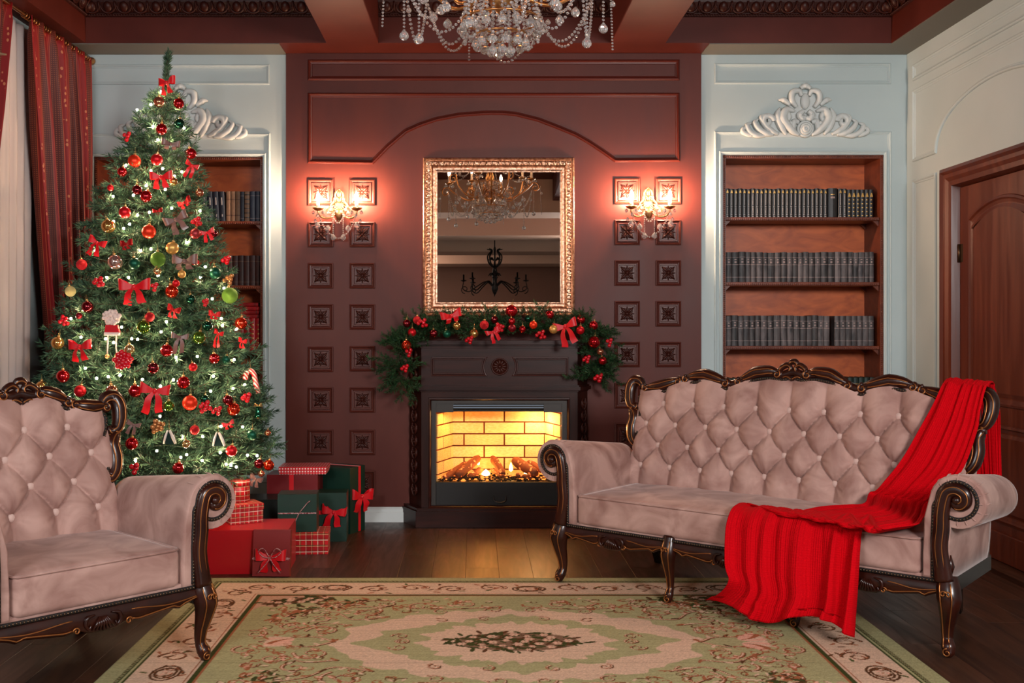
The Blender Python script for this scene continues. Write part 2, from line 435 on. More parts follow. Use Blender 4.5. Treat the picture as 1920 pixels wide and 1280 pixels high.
# ---- right wall with door
DY0, DY1, DZ = 4.78, 5.93, 2.10        # door frame outer
wr = MB(); TH = 0.25
wr.box(XR, XR+TH, DY1-0.03, D+0.3, 0, ZC); wr.box(XR, XR+TH, YB, DY0+0.03, 0, ZC); wr.box(XR, XR+TH, DY0+0.03, DY1-0.03, DZ-0.03, ZC)
wallX = struct('wall_right', wr, M['wall'])
rmap = lambda a, b, h: (XR - h, -a, b)      # a = -Y so that travel is ccw from the room
def rp(px, py):
    Y = F * XR / (px - CX); return (-Y, HC - (py - CY) * Y / F)
def rrect(y_far, y_near, z0, z1): return [(-y_far, z0), (-y_near, z0), (-y_near, z1), (-y_far, z1)]
frame_part('panel_moulding', rrect(6.36, 4.3, 2.71, 2.81), rmap, wallX, M['wall'])
arc = [(-(5.355 + 0.685*math.cos(t)), 2.215 + 0.285*math.sin(t)**0.9) for t in np.linspace(0, PI, 25)]
frame_part('arched_moulding', [(-6.36, 2.215)] + arc + [(-4.3, 2.215), (-4.3, 2.655), (-6.36, 2.655)], rmap, wallX, M['wall'])
frame_part('panel_moulding', rrect(6.36, 6.04, 0.2, 2.105), rmap, wallX, M['wall'])
# door
db = MB()
jp = [(0,0.0),(0,0.035),(0.02,0.045),(0.035,0.03),(0.055,0.03),(0.075,0.018),(0.10,0.014),(0.115,-0.05)]
U = [(-DY1, -0.02), (-DY1, DZ), (-DY0, DZ), (-DY0, -0.02)]
db.moulding(U, [(-o, h) for o, h in jp], rmap, closed=False)
door_trim = struct('trim_door', db, M['door'])
leaf = MB(); ly0, ly1 = DY0+0.115, DY1-0.115; lx = XR + 0.03
leaf.box(lx, lx+0.04, ly0, ly1, 0.0, DZ-0.115)
door = struct('door_1', leaf, M['door'])
pc = (ly0+ly1)/2; pw = (ly1-ly0)/2 - 0.11
at_ = [(-(pc + pw*math.cos(t)), 1.80 + 0.085*(0.5-0.5*math.cos(2*t))) for t in np.linspace(0, PI, 25)]
dmap = lambda a, b, h: (lx - h, -a, b)
dp = [(-0.004,0),(0,0.008),(0.012,0.012),(0.02,0.004),(0.04,-0.001),(0.07,0.010)]
b = MB(); pl_ = [(-(pc+pw), 0.80), (-(pc-pw), 0.80)] + at_[::-1]
b.moulding(pl_, dp, dmap); obj('panel_moulding', b, M['door'], door)
b = MB(); b.moulding(rrect(pc+pw, pc-pw, 0.2, 0.70), dp, dmap); obj('panel_moulding', b, M['door'], door)
b = MB(); b.prism(rrect(pc+pw-0.06, pc-pw+0.06, 0.26, 0.64), 0, 0.010, dmap); obj('door_panel', b, M['door'], door)
pin = [(-(pc + (pw-0.065)*math.cos(t)), 1.74 + 0.085*(0.5-0.5*math.cos(2*t))) for t in np.linspace(0, PI, 25)]
b = MB(); b.prism([(-(pc+pw-0.065), 0.865), (-(pc-pw+0.065), 0.865)] + pin[::-1], 0, 0.010, dmap); obj('door_panel', b, M['door'], door)
b = MB(); b.cbox(lx-0.016, lx+0.002, ly0, ly1, 0.002, 0.15, 0.004); obj('kick_board', b, M['door'], door)
for z_ in (1.62, 0.35):
    b = MB(); b.tube([(lx-0.008, ly1-0.004, z_-0.05), (lx-0.008, ly1-0.004, z_+0.05)], 0.008, 8); b.box(lx-0.004, lx+0.004, ly1-0.03, ly1, z_-0.05, z_+0.05)
    obj('hinge', b, mat('bronze_hinge', srgb(80,58,40), 0.4, 0.8), door)
b = MB(); b.lathe([(0.006,0),(0.006,0.04),(0.02,0.045),(0.024,0.06),(0.015,0.075),(0,0.078)], 14, (0,0,0), 'x')
kn = obj('door_knob', b, M['brass'], door); kn.location = (lx, ly0+0.06, 1.0); kn.rotation_euler = (0, 0, PI)
b = MB(); b.grid([[(XR-o, y_, z_) for o, z_ in prof] for y_ in (DY1, D)], 0, False); tag(obj('baseboard_right', b, M['white']), kind='structure')

# ---- left wall with tall window behind the sheers
WY0, WY1, WZ0, WZ1 = 3.7, 5.5, 0.35, 2.55
wl = MB()
wl.box(XL-0.25, XL, YB, WY0, 0, ZC+0.3); wl.box(XL-0.25, XL, WY1, D+0.3, 0, ZC+0.3); wl.box(XL-0.25, XL, WY0, WY1, 0, WZ0); wl.box(XL-0.25, XL, WY0, WY1, WZ1, ZC+0.3)
struct('wall_left', wl, M['wall'])
wf = MB()
for y_ in (WY0, (WY0+WY1)/2-0.03, WY1-0.06): wf.box(XL-0.15, XL-0.08, y_, y_+0.06, WZ0, WZ1)
for z_ in (WZ0, WZ0+1.5, WZ1-0.06): wf.box(XL-0.15, XL-0.08, WY0, WY1, z_, z_+0.06)
win = struct('window_1', wf, M['white'])
gl = MB(); gl.box(XL-0.12, XL-0.115, WY0+0.05, WY1-0.05, WZ0+0.05, WZ1-0.05)
obj('window_pane', gl, mat('window_glass', (0.9,0.95,1), 0.02, trans=1.0), win)

# ---- wall behind the camera
rw = MB(); rw.box(XL-0.25, XR+0.25, YB-0.2, YB, 0, 3.4)
struct('wall_rear', rw, mat('rear_wall_paint', srgb(120,84,70), 0.6))

# ---- ceiling: soffits, coffer, cross beams, cornice
YS = D - 0.246; XSR = XR - 0.195; XSL = XL + 0.195; ZT = 3.16
cb = MB(); cb.box(XL-0.25, XR+0.25, YB-0.2, D+0.35, ZT, ZT+0.15)
ceiling = struct('ceiling', cb, M['ceil'])
b = MB(); b.box(XL, XR, YS, D+0.3, ZC+0.004, ZT); b.box(XSR, XR+0.25, YB, YS, ZC+0.004, ZT); b.box(XL, XSL, YB, YS, ZC+0.004, ZT)
tag(obj('trim_soffit', b, M['ceil']), kind='structure')
b = MB()
b.box(XL, wx(537), YS+0.004, D, ZC-0.001, ZC+0.0039); b.box(wx(1314), XR, YS+0.004, D, ZC-0.001, ZC+0.0039); b.box(XSR+0.004, XR, YB, YS+0.004, ZC-0.001, ZC+0.0039)
tag(obj('trim_soffit_lining', b, M['soffit']), kind='structure')
b = MB(); b.box(wx(537), wx(1314), YS-0.004, D, wz(96), ZC+0.0039)
tag(obj('trim_header', b, M['ceil']), kind='structure')
BEAMS = [(-0.886, -0.574), (0.813, 1.141)]
b = MB()
for x0, x1 in BEAMS:
    b = MB(); b.cbox(x0, x1, 1.2, YS, ZC, ZT, 0.004); tag(obj('trim_beam', b, M['ceil']), kind='structure')
# light coffers over the rear of the room, seen in the mirror
M['coffer'] = mat('beige_beam_paint', srgb(196,160,140), 0.6)
for y_ in (0.9, -1.0, -2.7, -4.3):
    b = MB(); b.cbox(XSL, XSR, y_-0.22, y_+0.22, ZC-0.12, ZT, 0.004); tag(obj('trim_cross_beam', b, M['coffer']), kind='structure')
# egg-and-dart cornice
em = MB()
em.ball((0, -0.004, 0), 0.032, 10, 8, (0.85, 0.6, 1.0))
em.tube([(0.042*math.cos(t), -0.006, 0.006+0.042*math.sin(t)) for t in np.linspace(PI*0.95, PI*2.05, 12)], [0.004,0.007,0.007,0.004], 6)
em.tube([(0.047, -0.008, 0.035), (0.047, -0.012, 0.0), (0.047, -0.004, -0.035)], [0.006,0.006,0.002], 5)
egg_me = em.mesh('egg_ornament', M['carved'])
def cornice(name, p0, p1, nrm):
    p0, p1, nrm = Vector(p0), Vector(p1), Vector(nrm); d = (p1-p0); L_ = d.length; d.normalize()
    pr = [(0.002, 3.058), (0.012, 3.06), (0.016, 3.068), (0.010, 3.076), (0.010, 3.082), (0.02, 3.085), (0.03, 3.10), (0.05, 3.135), (0.052, 3.15), (0.08, 3.155), (0.085, ZT), (0.0, ZT)]
    b = MB(); b.grid([[tuple(q + nrm*o + Vector((0,0,z_))) for o, z_ in pr] for q in (p0, p1)], 0, False)
    t = tag(obj(name, b, M['carved']), kind='structure')
    n = max(1, int(L_ / 0.094)); a = math.atan2(-nrm.x, nrm.y) + PI
    for i in range(n):
        q = p0 + d * ((i+0.5) * L_ / n) + nrm * 0.034
        link('egg_ornament', egg_me, t, (q.x, q.y, 3.112), (0.5, 0, a))
    bd = MB(); nb = int(L_ / 0.016)
    for i in range(nb):
        q = p0 + d * ((i+0.5) * L_ / nb) + nrm * 0.013; bd.ball((q.x, q.y, 3.068), 0.0075, 6, 4)
    tag(obj('bead_row', bd, M['carved'], t), kind='stuff')
spans = [(XSL, BEAMS[0][0]), (BEAMS[0][1], BEAMS[1][0]), (BEAMS[1][1], XSR)]
for i, (x0, x1) in enumerate(spans): cornice('trim_%d' % (i+1), (x0, YS, 0), (x1, YS, 0), (0, -1, 0))
cornice('trim_4', (XSR, YS, 0), (XSR, 4.6, 0), (-1, 0, 0))
cornice('trim_5', (XSL, 4.6, 0), (XSL, YS, 0), (1, 0, 0))
# ================================================================ BOOKCASES AND BOOKS
def wobj(name, mb, m, t, **k):          # part given in world coordinates of an unrotated thing
    return obj(name, mb, m, t, loc=-Vector(t.location), **k)
YBK = D + 0.27
def bookcase(label, n, shelves):
    x0, x1, z0, z1 = n
    t = thing('bookcase', label, 'bookcase', ((x0+x1)/2, D+0.14, z0), 0, 'recessed bookcases')
    g = 0.0015
    b = MB(); b.box(x0+g, x1-g, YBK, D+0.298, z0+g, z1-g); wobj('back_panel', b, M['bookcase'], t)
    for xa, xb in ((x0+g, x0+0.02), (x1-0.02, x1-g)):
        b = MB(); b.box(xa, xb, D+0.004, YBK, z0+g, z1-g); wobj('side_panel', b, M['bookshelf'], t)
    for za, zb in ((z1-0.022, z1-g), (z0+g, z0+0.022)):
        b = MB(); b.box(x0+0.02, x1-0.02, D+0.004, YBK, za, zb); wobj('end_panel', b, M['bookshelf'], t)
    def beads(p0, p1, par):
        p0, p1 = Vector(p0), Vector(p1); n_ = int((p1-p0).length / 0.0125); q = MB()
        for i in range(n_): c = p0.lerp(p1, (i+0.5)/n_); q.ball(c, 0.0055, 5, 4)
        o = wobj('bead_edge', q, M['bookshelf'], t); o.parent = par; o['kind'] = 'stuff'
        o.location = -Vector(t.location) if par == t else (0, 0, 0)
    beads((x0+0.011, D+0.002, z0), (x0+0.011, D+0.002, z1), t); beads((x1-0.011, D+0.002, z0), (x1-0.011, D+0.002, z1), t); beads((x0, D+0.002, z1-0.012), (x1, D+0.002, z1-0.012), t)
    for zs in shelves:
        b = MB(); b.cbox(x0+0.021, x1-0.021, D+0.012, YBK-0.001, zs-0.022, zs, 0.003)
        s_ = wobj('shelf', b, M['bookshelf'], t)
        q = MB(); n_ = int((x1-x0-0.04)/0.0125)
        for i in range(n_): q.ball((x0+0.024+i*0.0125, D+0.012, zs-0.013), 0.0052, 5, 4)
        o = obj('bead_edge', q, M['bookshelf'], s_); o['kind'] = 'stuff'
        for xs, sg in ((x0+0.021, 1), (x1-0.021, -1)):
            q = MB(); q.prism([(0,0),(0.035*sg,0),(0,-0.035)], D+0.03, D+0.05, lambda a, c_, h: (xs+a, h, zs-0.022+c_)); wobj('corner_bracket', q, M['bookshelf'], t)
            q = MB(); q.prism([(0,0),(0.035*sg,0),(0,-0.035)], YBK-0.03, YBK-0.01, lambda a, c_, h: (xs+a, h, zs-0.022+c_)); wobj('corner_bracket', q, M['bookshelf'], t)
    return t
SHR = [wz(406.5), wz(528.5), wz(648.5), wz(770)]
SHL = [wz(414), wz(535), wz(657), wz(778)]
bookcase('recessed orange-brown wooden bookcase beside the door, rows of dark books', NR, SHR)
bookcase('recessed wooden bookcase behind the Christmas tree, brown and red books', NL, SHL)

M['pages'] = mat('book_pages', srgb(196,180,150), 0.8)
M['bk_black'] = mat('black_book_cloth', srgb(22,20,22), 0.4, col2=srgb(30,28,30), nscale=(40,40,40), rnd=0.2)
M['bk_grey'] = mat('charcoal_book_cloth', srgb(34,32,35), 0.5, col2=srgb(88,80,80), nscale=(30,30,9), detail=3, rnd=0.45)
M['bk_navy'] = mat('navy_book_cloth', srgb(26,32,46), 0.5, col2=srgb(34,40,54), nscale=(30,30,30), rnd=0.25)
M['bk_tan'] = mat('tan_book_cloth', srgb(128,98,76), 0.6, col2=srgb(112,84,64), nscale=(30,30,30), rnd=0.2)
M['bk_brown'] = mat('brown_book_cloth', srgb(64,30,26), 0.55, col2=srgb(48,22,20), nscale=(30,30,30), rnd=0.25)
M['bk_red'] = mat('red_book_cloth', srgb(170,18,24), 0.45, col2=srgb(140,12,18), nscale=(30,30,30), rnd=0.15)
M['bk_green'] = mat('dark_green_book_cloth', srgb(20,44,36), 0.45, col2=srgb(14,30,26), nscale=(30,30,30), rnd=0.3)
M['foil_gold'] = mat('gold_foil', srgb(176,138,78), 0.4, 0.7)
M['foil_pale'] = mat('silver_foil', srgb(170,160,156), 0.45, 0.4)
M['foil_rose'] = mat('dull_pink_label', srgb(150,128,124), 0.55)
def spine_arc(t, d, o=0.0):
    k = 7; c = 0.18*t
    return [((t/2+o)*math.sin(a), -c*math.cos(a)*1.0 - o + c) for a in np.linspace(-PI/2, PI/2, k)]
bk_cache = {}
def book_meshes(kind, t, h, d):
    key = (kind, round(t, 4), round(h, 4))
    if key in bk_cache: return bk_cache[key]
    cm = {'slim':'bk_black','wide':'bk_black','banded':'bk_black','grey':'bk_grey','label':'bk_navy','tan':'bk_tan','navy':'bk_navy','striped':'bk_tan','brown':'bk_brown','red':'bk_red','redgold':'bk_red','green':'bk_green'}[kind]
    mp = lambda a, b, c: (a, b, c)
    arc_ = spine_arc(t, d); th = min(0.003, t*0.16)
    b = MB(); inner = [(p[0]*(1-2*th/t), p[1]+th) for p in arc_]
    b.prism([(-t/2, d)] + arc_ + [(t/2, d), (t/2-th, d)] + inner[::-1] + [(-t/2+th, d)], 0, h, mp)
    cov = b.mesh('book', M[cm])
    b = MB(); b.box(-t/2+th, t/2-th, 0.004+th, d-0.006, 0.004, h-0.004); pg = b.mesh('page_block', M['pages'])
    bands = []
    def band(z0, z1, m, w=1.0):
        q = MB(); a_ = [(p[0]*w, p[1]) for p in spine_arc(t, d, 0.0007)]
        n_ = len(a_); q.grid([[(p[0], p[1], z_) for p in a_] for z_ in (z0*h, z1*h)], 0, True); bands.append((q, m))
    if kind == 'slim':
        for z0, z1 in ((0.03,0.06),(0.1,0.12),(0.37,0.39)): band(z0, z1, 'foil_pale', 0.6)
        band(0.14, 0.35, 'foil_pale', 0.22); band(0.42, 0.82, 'foil_pale', 0.22)
        q = MB(); q.prism([(-t*0.24,0.85*h),(t*0.24,0.85*h),(t*0.20,0.9*h),(0,0.96*h),(-t*0.20,0.9*h)], -0.0012, 0.002, lambda a, c_, hh: (a, hh, c_)); bands.append((q, 'foil_gold'))
    if kind == 'wide': band(0.66, 0.72, 'foil_rose', 0.8); band(0.78, 0.8, 'foil_gold', 0.8)
    if kind == 'banded':
        for z_ in (0.06, 0.2, 0.34, 0.48, 0.62): band(z_, z_+0.028, 'foil_gold', 0.6)
        q = MB(); q.prism([(-t*0.35,0.74*h),(t*0.35,0.74*h),(t*0.1,0.88*h),(-t*0.1,0.88*h)], -0.0012, 0.002, lambda a, c_, hh: (a, hh, c_)); bands.append((q, 'foil_gold'))
    if kind == 'grey':
        for z0, z1 in ((0.16,0.175),(0.58,0.595),(0.82,0.832)): band(z0, z1, 'foil_rose')
        band(0.64, 0.70, 'foil_rose', 0.55); band(0.74, 0.78, 'foil_rose', 0.55)
    if kind == 'label': band(0.55, 0.8, 'foil_pale', 0.4); band(0.16, 0.24, 'foil_pale', 0.4)
    if kind == 'tan': band(0.2, 0.22, 'bk_brown'); band(0.72, 0.74, 'bk_brown')
    if kind == 'navy': band(0.1, 0.11, 'foil_rose'); band(0.85, 0.86, 'foil_rose')
    if kind == 'striped':
        for z_ in (0.12, 0.27, 0.42, 0.57, 0.72, 0.87): band(z_, z_+0.03, 'bk_black')
    if kind == 'brown': band(0.12, 0.13, 'bk_tan'); band(0.8, 0.81, 'bk_tan')
    if kind == 'redgold':
        for z_ in (0.08, 0.22, 0.36, 0.5, 0.64, 0.78): band(z_, z_+0.035, 'foil_gold', 0.7)
    if kind == 'red': band(0.1, 0.12, 'bk_brown'); band(0.86, 0.88, 'bk_brown')
    if kind == 'green': band(0.8, 0.82, 'foil_gold')
    bm_ = [q.mesh('spine_band', M[m], recalc=False) for q, m in bands]
    bk_cache[key] = (cov, pg, bm_); return bk_cache[key]
def book(kind, px0, px1, h, z, label, group, d=0.16, yo=0.05, lean=0.0, rot=None, loc=None):
    Y = D + yo; x0, x1 = (px0-CX)*Y/F, (px1-CX)*Y/F; t = (x1-x0) - 0.0008
    cov, pg, bs = book_meshes(kind, round(t, 3), round(h, 3), d)
    o = link('book', cov, None, loc or ((x0+x1)/2, Y, z + 0.0006), rot or (0, lean, 0))
    tag(o, label, 'book', group); link('page_block', pg, o)
    for q in bs: link('spine_band', q, o)
    return o
zsh = [z_ for z_ in SHR]
RB = 'bookcase beside the door'
n = 24; e = np.linspace(1360, 1552, n+1)
for i in range(n): book('slim', e[i], e[i+1], 0.183 - 0.002*(i % 3), zsh[0], '%s slim black silver-lettered book from left, top shelf of %s' % (ORD[i], RB), 'slim black books on the top right shelf')
book('wide', 1552.5, 1571, 0.184, zsh[0], 'thick dark book standing among slim black books, top shelf of ' + RB, 'slim black books on the top right shelf')
for i, (a, b_) in enumerate(((1572, 1580), (1580, 1588))): book('slim', a, b_, 0.182, zsh[0], 'slim black silver-lettered book, %s right of the thick dark book, top right shelf' % ORD[i], 'slim black books on the top right shelf')
e = np.linspace(1588.5, 1638, 7)
for i in range(6): book('banded', e[i], e[i+1], 0.176, zsh[0], '%s small black book with gold bands from left, end of top right shelf' % ORD[i], 'gold banded books on the top right shelf')
n = 25; wd = rng.uniform(0.8, 1.25, n); e = 1361 + np.concatenate([[0], np.cumsum(wd)/wd.sum()*(1639-1361)])
for i in range(n): book('grey', e[i], e[i+1], 0.188+0.003*rng.uniform(-1,1), zsh[1], '%s worn charcoal cloth book from left, second shelf of %s' % (ORD[i], RB), 'charcoal books on the second right shelf')
n = 17; wd = rng.uniform(0.85, 1.2, n); e = 1361 + np.concatenate([[0], np.cumsum(wd)/wd.sum()*(1556-1361)])
for i in range(n): book('grey', e[i], e[i+1], 0.188+0.003*rng.uniform(-1,1), zsh[2], '%s worn charcoal cloth book from left, third shelf of %s' % (ORD[i], RB), 'charcoal books on the third right shelf')
n = 7; e = np.linspace(1565, 1639, n+1)
for i in range(n): book('grey', e[i], e[i+1], 0.187, zsh[2], '%s charcoal cloth book right of the gap, third shelf of %s' % (ORD[i], RB), 'charcoal books on the third right shelf')
e = np.linspace(1590, 1641, 6)
for i in range(5): book('green', e[i], e[i+1], 0.205, zsh[3], '%s dark green book from left showing above the sofa crest at right' % ORD[i], 'green books on the lowest right shelf', yo=0.03)
e = np.linspace(1362, 1398, 4)
for i in range(3): book('green', e[i], e[i+1], 0.20, zsh[3], '%s dark book from left just above the left part of the sofa crest' % ORD[i], 'green books on the lowest right shelf', yo=0.03)
LB = 'bookcase behind the tree'
for i in range(4): book('label', 379+11*i, 389.6+11*i, 0.188, SHL[0]+0.001, '%s leaning navy book with pale lettering from left, top shelf behind tree' % ORD[i], 'books on the top left shelf', lean=-0.05)
for i in range(3): book('tan', 423.5+8.9*i, 432+8.9*i, 0.19, SHL[0], '%s tan cloth book from left on top shelf of %s' % (ORD[i], LB), 'books on the top left shelf')
book('navy', 450.4, 457.4, 0.188, SHL[0], 'thin navy book between tan and striped books, top shelf behind tree', 'books on the top left shelf')
book('striped', 458, 467.8, 0.19, SHL[0], 'tan book with dark stripes on its spine, top shelf behind tree', 'books on the top left shelf')
book('navy', 468.4, 478, 0.19, SHL[0], 'navy book right of the striped book, top shelf behind tree', 'books on the top left shelf')
book('navy', 478.6, 488.4, 0.19, SHL[0], 'navy book at the right end of the top shelf behind tree', 'books on the top left shelf')
e = np.linspace(414, 489, 8)
for i in range(7): book('brown', e[i], e[i+1], 0.188+0.002*(i % 2), SHL[1], '%s dark brown book from left on second shelf of %s' % (ORD[i], LB), 'books on the second left shelf')
e = np.linspace(436, 489, 6)
for i in range(5): book('redgold', e[i], e[i+1], 0.2, SHL[2], '%s upright red book with gold bands from left, third shelf behind tree' % ORD[i], 'red books on the third left shelf')
xc_ = (463-CX)*(D+0.05)/F
for i in range(4):
    t_, L_ = 0.024, 0.175
    o = book('red', 0, t_*F/(D+0.05), L_, 0, 'red book lying flat, %s from bottom of the stack on upright red books' % ORD[i], 'red books on the third left shelf', d=0.13, loc=(xc_ + L_/2 - 0.004*i - 0.006*(i % 2), D+0.052, SHL[2]+0.2012+t_/2+i*0.0246), rot=(0, -PI/2, 0))

# ================================================================ CURTAINS
def nodes_mat(name, rough=0.6, sheen=0.0):
    m = bpy.data.materials.new(name); m.use_nodes = True; b = m.node_tree.nodes['Principled BSDF']
    b.inputs['Roughness'].default_value = rough; b.inputs['Sheen Weight'].default_value = sheen
    return m, m.node_tree.nodes, m.node_tree.links, b
def mathn(N, L, op, a, b=None, c=None):
    n = N.new('ShaderNodeMath'); n.operation = op
    for i, v in enumerate((a, b, c)):
        if v is None: continue
        if hasattr(v, 'links') or hasattr(v, 'is_linked'): L.new(v, n.inputs[i])
        else: n.inputs[i].default_value = v
    return n.outputs[0]
def mixc(N, L, f, a, b):
    n = N.new('ShaderNodeMix'); n.data_type = 'RGBA'
    for i, v in ((0, f), (6, a), (7, b)):
        if hasattr(v, 'is_linked'): L.new(v, n.inputs[i])
        else: n.inputs[i].default_value = v if i == 0 else (*v, 1)
    return n.outputs[2]
m, N, L_, bs = nodes_mat('red_striped_curtain', 0.6, 0.0)
uvn = N.new('ShaderNodeUVMap'); sp = N.new('ShaderNodeSeparateXYZ'); L_.new(uvn.outputs[0], sp.inputs[0])
fr = mathn(N, L_, 'FRACT', mathn(N, L_, 'MULTIPLY', sp.outputs[0], 1/0.155))
rp = N.new('ShaderNodeValToRGB'); rp.color_ramp.interpolation = 'CONSTANT'; L_.new(fr, rp.inputs[0])
els = [(0, srgb(138,8,14)), (0.34, srgb(166,74,46)), (0.36, srgb(124,10,14)), (0.44, srgb(166,74,46)), (0.46, srgb(84,22,16)), (0.80, srgb(166,74,46)), (0.82, srgb(124,12,14)), (0.98, srgb(160,70,44))]
cr = rp.color_ramp
while len(cr.elements) < len(els): cr.elements.new(0.5)
for k_, (p, c) in enumerate(els): cr.elements[k_].position = p; cr.elements[k_].color = (*c, 1)
sc_ = N.new('ShaderNodeVectorMath'); sc_.operation = 'MULTIPLY'; L_.new(uvn.outputs[0], sc_.inputs[0]); sc_.inputs[1].default_value = (90, 90, 1)
ck = N.new('ShaderNodeTexVoronoi'); ck.inputs['Scale'].default_value = 1; ck.inputs['Randomness'].default_value = 0; L_.new(sc_.outputs[0], ck.inputs[0])
dot = mathn(N, L_, 'LESS_THAN', ck.outputs['Distance'], 0.24)
instr = mathn(N, L_, 'MULTIPLY', mathn(N, L_, 'GREATER_THAN', fr, 0.47), mathn(N, L_, 'LESS_THAN', fr, 0.79))
c1 = mixc(N, L_, mathn(N, L_, 'MULTIPLY', dot, instr), rp.outputs[0], srgb(140,70,44))
sf = N.new('ShaderNodeVectorMath'); sf.operation = 'MULTIPLY'; L_.new(uvn.outputs[0], sf.inputs[0]); sf.inputs[1].default_value = (38, 26, 1)
vf = N.new('ShaderNodeTexVoronoi'); vf.inputs['Scale'].default_value = 1; L_.new(sf.outputs[0], vf.inputs[0])
fl_ = mathn(N, L_, 'MULTIPLY', mathn(N, L_, 'LESS_THAN', vf.outputs['Distance'], 0.24), mathn(N, L_, 'MULTIPLY', mathn(N, L_, 'LESS_THAN', fr, 0.27), mathn(N, L_, 'GREATER_THAN', fr, 0.06)))
c2 = mixc(N, L_, fl_, c1, srgb(196,120,80))
L_.new(c2, bs.inputs['Base Color']); M['curtain'] = m
M['sheer'] = mat('cream_sheer_cloth', srgb(226,211,206), 0.8, col2=srgb(212,196,190), nscale=(3,3,0.6), sheen=0.2)

def drape(name, label, y0t, y1t, y0b, y1b, x, z0, z1, folds, amp, cloth_w, m, cat='curtain', nu=200, nz=60, bend=1.0, top_amp=0.6):
    P = []; UV = []
    for i in range(nu+1):
        row = []; uvr = []; s_ = i / nu
        for j in range(nz+1):
            v = j / nz; z_ = z1 + (z0-z1)*v; e = v**bend
            ya = y0t + (y0b-y0t)*e; yb = y1t + (y1b-y1t)*e
            ph = 2*PI*folds*(s_ + 0.03*math.sin(7*s_+2)) + 0.5*math.sin(v*3+s_*9)
            a = amp*(top_amp + (1-top_amp)*min(1, v*5))
            xx = x + a*math.sin(ph) + 0.35*a*math.sin(2.3*ph+1+v*2)
            if v < 0.03: xx = x + a*math.sin(ph)*0.9
            yy = ya + (yb-ya)*s_ + 0.25*a*math.cos(ph)
            row.append((xx, yy, z_)); uvr.append((s_*cloth_w, z_))
        P.append(row); UV.append(uvr)
    b = MB(); b.grid(P, 0, True, uv=UV)
    o = obj(name, b, m, recalc=False)
    md = o.modifiers.new('thick', 'SOLIDIFY'); md.thickness = 0.003
    return tag(o, label, cat)
XC = XL + 0.145
drape('curtain', 'long red curtain with gold stripes hanging left of the Christmas tree', 5.52, 6.40, 6.02, 6.42, XC, 0.01, 2.865, 7, 0.038, 1.7, M['curtain'], bend=1.1)
drape('curtain', 'edge of a second red striped curtain at the far upper left', 4.55, 5.31, 4.25, 4.72, XC, 0.01, 2.865, 6, 0.038, 1.6, M['curtain'], bend=1.0)
drape('sheer_curtain', 'pale cream sheer curtain hanging between the two red curtains', 4.2, 5.78, 4.2, 5.74, XL+0.05, 0.01, 2.85, 17, 0.018, 3.0, M['sheer'])
t = thing('curtain_rod', 'thin brass curtain rod under the ceiling at left', 'curtain rod', (XC, 5.4, 2.855))
b = MB(); b.tube([(0, -1.9, 0), (0, 1.02, 0)], 0.011, 10); obj('pole', b, M['brass'], t)
b = MB(); b.lathe([(0.011,0),(0.016,0.01),(0.012,0.02),(0.022,0.035),(0.024,0.05),(0.014,0.066),(0,0.072)], 12, (0,0,0), 'y'); o = obj('finial', b, M['brass'], t); o.location = (0, 1.0, 0); o.rotation_euler = (0, 0, PI)
for y_ in (-1.5, 0.95):
    b = MB(); b.tube([(0, y_, 0), (-0.06, y_, -0.005), (XL-XC+0.002, y_, -0.03)], 0.007, 8); b.lathe([(0.025,0),(0.025,0.008)], 12, (XL-XC+0.001, y_, -0.03), 'x'); obj('bracket', b, M['brass'], t)
b = MB()
for i in range(30): b.tube([(0.017*math.cos(a), 0.08+i*0.031, 0.017*math.sin(a)) for a in np.linspace(0, 2*PI, 13)[:-1]], 0.002, 5, closed=True)
tag(obj('curtain_ring', b, M['brass'], t), kind='stuff')
b = MB(); pts = catmull([(XL+0.01, 4.62, 2.40), (XL+0.1, 4.62, 2.42), (XL+0.22, 4.62, 2.405), (-2.19, 4.62, 2.425), (-2.08, 4.62, 2.418)], 6)
b.tube(pts, [0.03,0.028,0.022,0.02,0.014,0.004], 9)
b.tube(catmull([(-2.24,4.62,2.41),(-2.20,4.62,2.44),(-2.185,4.62,2.458)], 4), [0.014,0.01,0.003], 7)
tag(obj('wooden_wall_arm', b, mat('weathered_wood', srgb(138,104,76), 0.7, col2=srgb(104,76,54), nscale=(8,30,30))), 'pale pointed wooden arm poking in at the upper left edge', 'wood arm')

# ================================================================ FIREPLACE
YF = D - 0.165; SF = YF / F
fx = lambda px: (px - CX) * SF
fz = lambda py: HC - (py - CY) * SF
YW = YC - 0.001
fp = thing('fireplace', 'dark carved wooden electric fireplace glowing against the brown wall', 'fireplace', (fx(936), YF, 0))
mp3 = lambda a, b, c: (a, b, c)
xlb, xlf, xrf, xrb = wx(768), fx(790), fx(1083), wx(1101)
def plan(o): return [(xlb-o, YW), (xlf-o*0.7, YF-o), (xrf+o*0.7, YF-o), (xrb+o, YW)]
b = MB(); b.prism(plan(0.045), 0.001, fz(956), mp3); b.prism(plan(0.035), fz(956), fz(951), mp3); wobj('plinth', b, M['mantel'], fp)
zs = [fz(638), fz(652), fz(722), fz(735), fz(951), fz(747)]
for (xa, xb, s_) in ((xlb, xlf, -1), (xrb, xrf, 1)):
    inner = fx(805) if s_ < 0 else fx(1067)
    b = MB(); b.prism([(xa, YW), (xb, YF), (inner, YF), (inner, YW)], zs[4], zs[3], mp3); wobj('surround_stile', b, M['mantelv'], fp)
b = MB(); b.box(fx(805), fx(1067), YF, YF+0.06, zs[5], zs[3]); wobj('surround_rail', b, M['mantel'], fp)
b = MB(); b.prism(plan(0.0), zs[2], zs[1], mp3); frz = wobj('frieze', b, M['mantel'], fp)
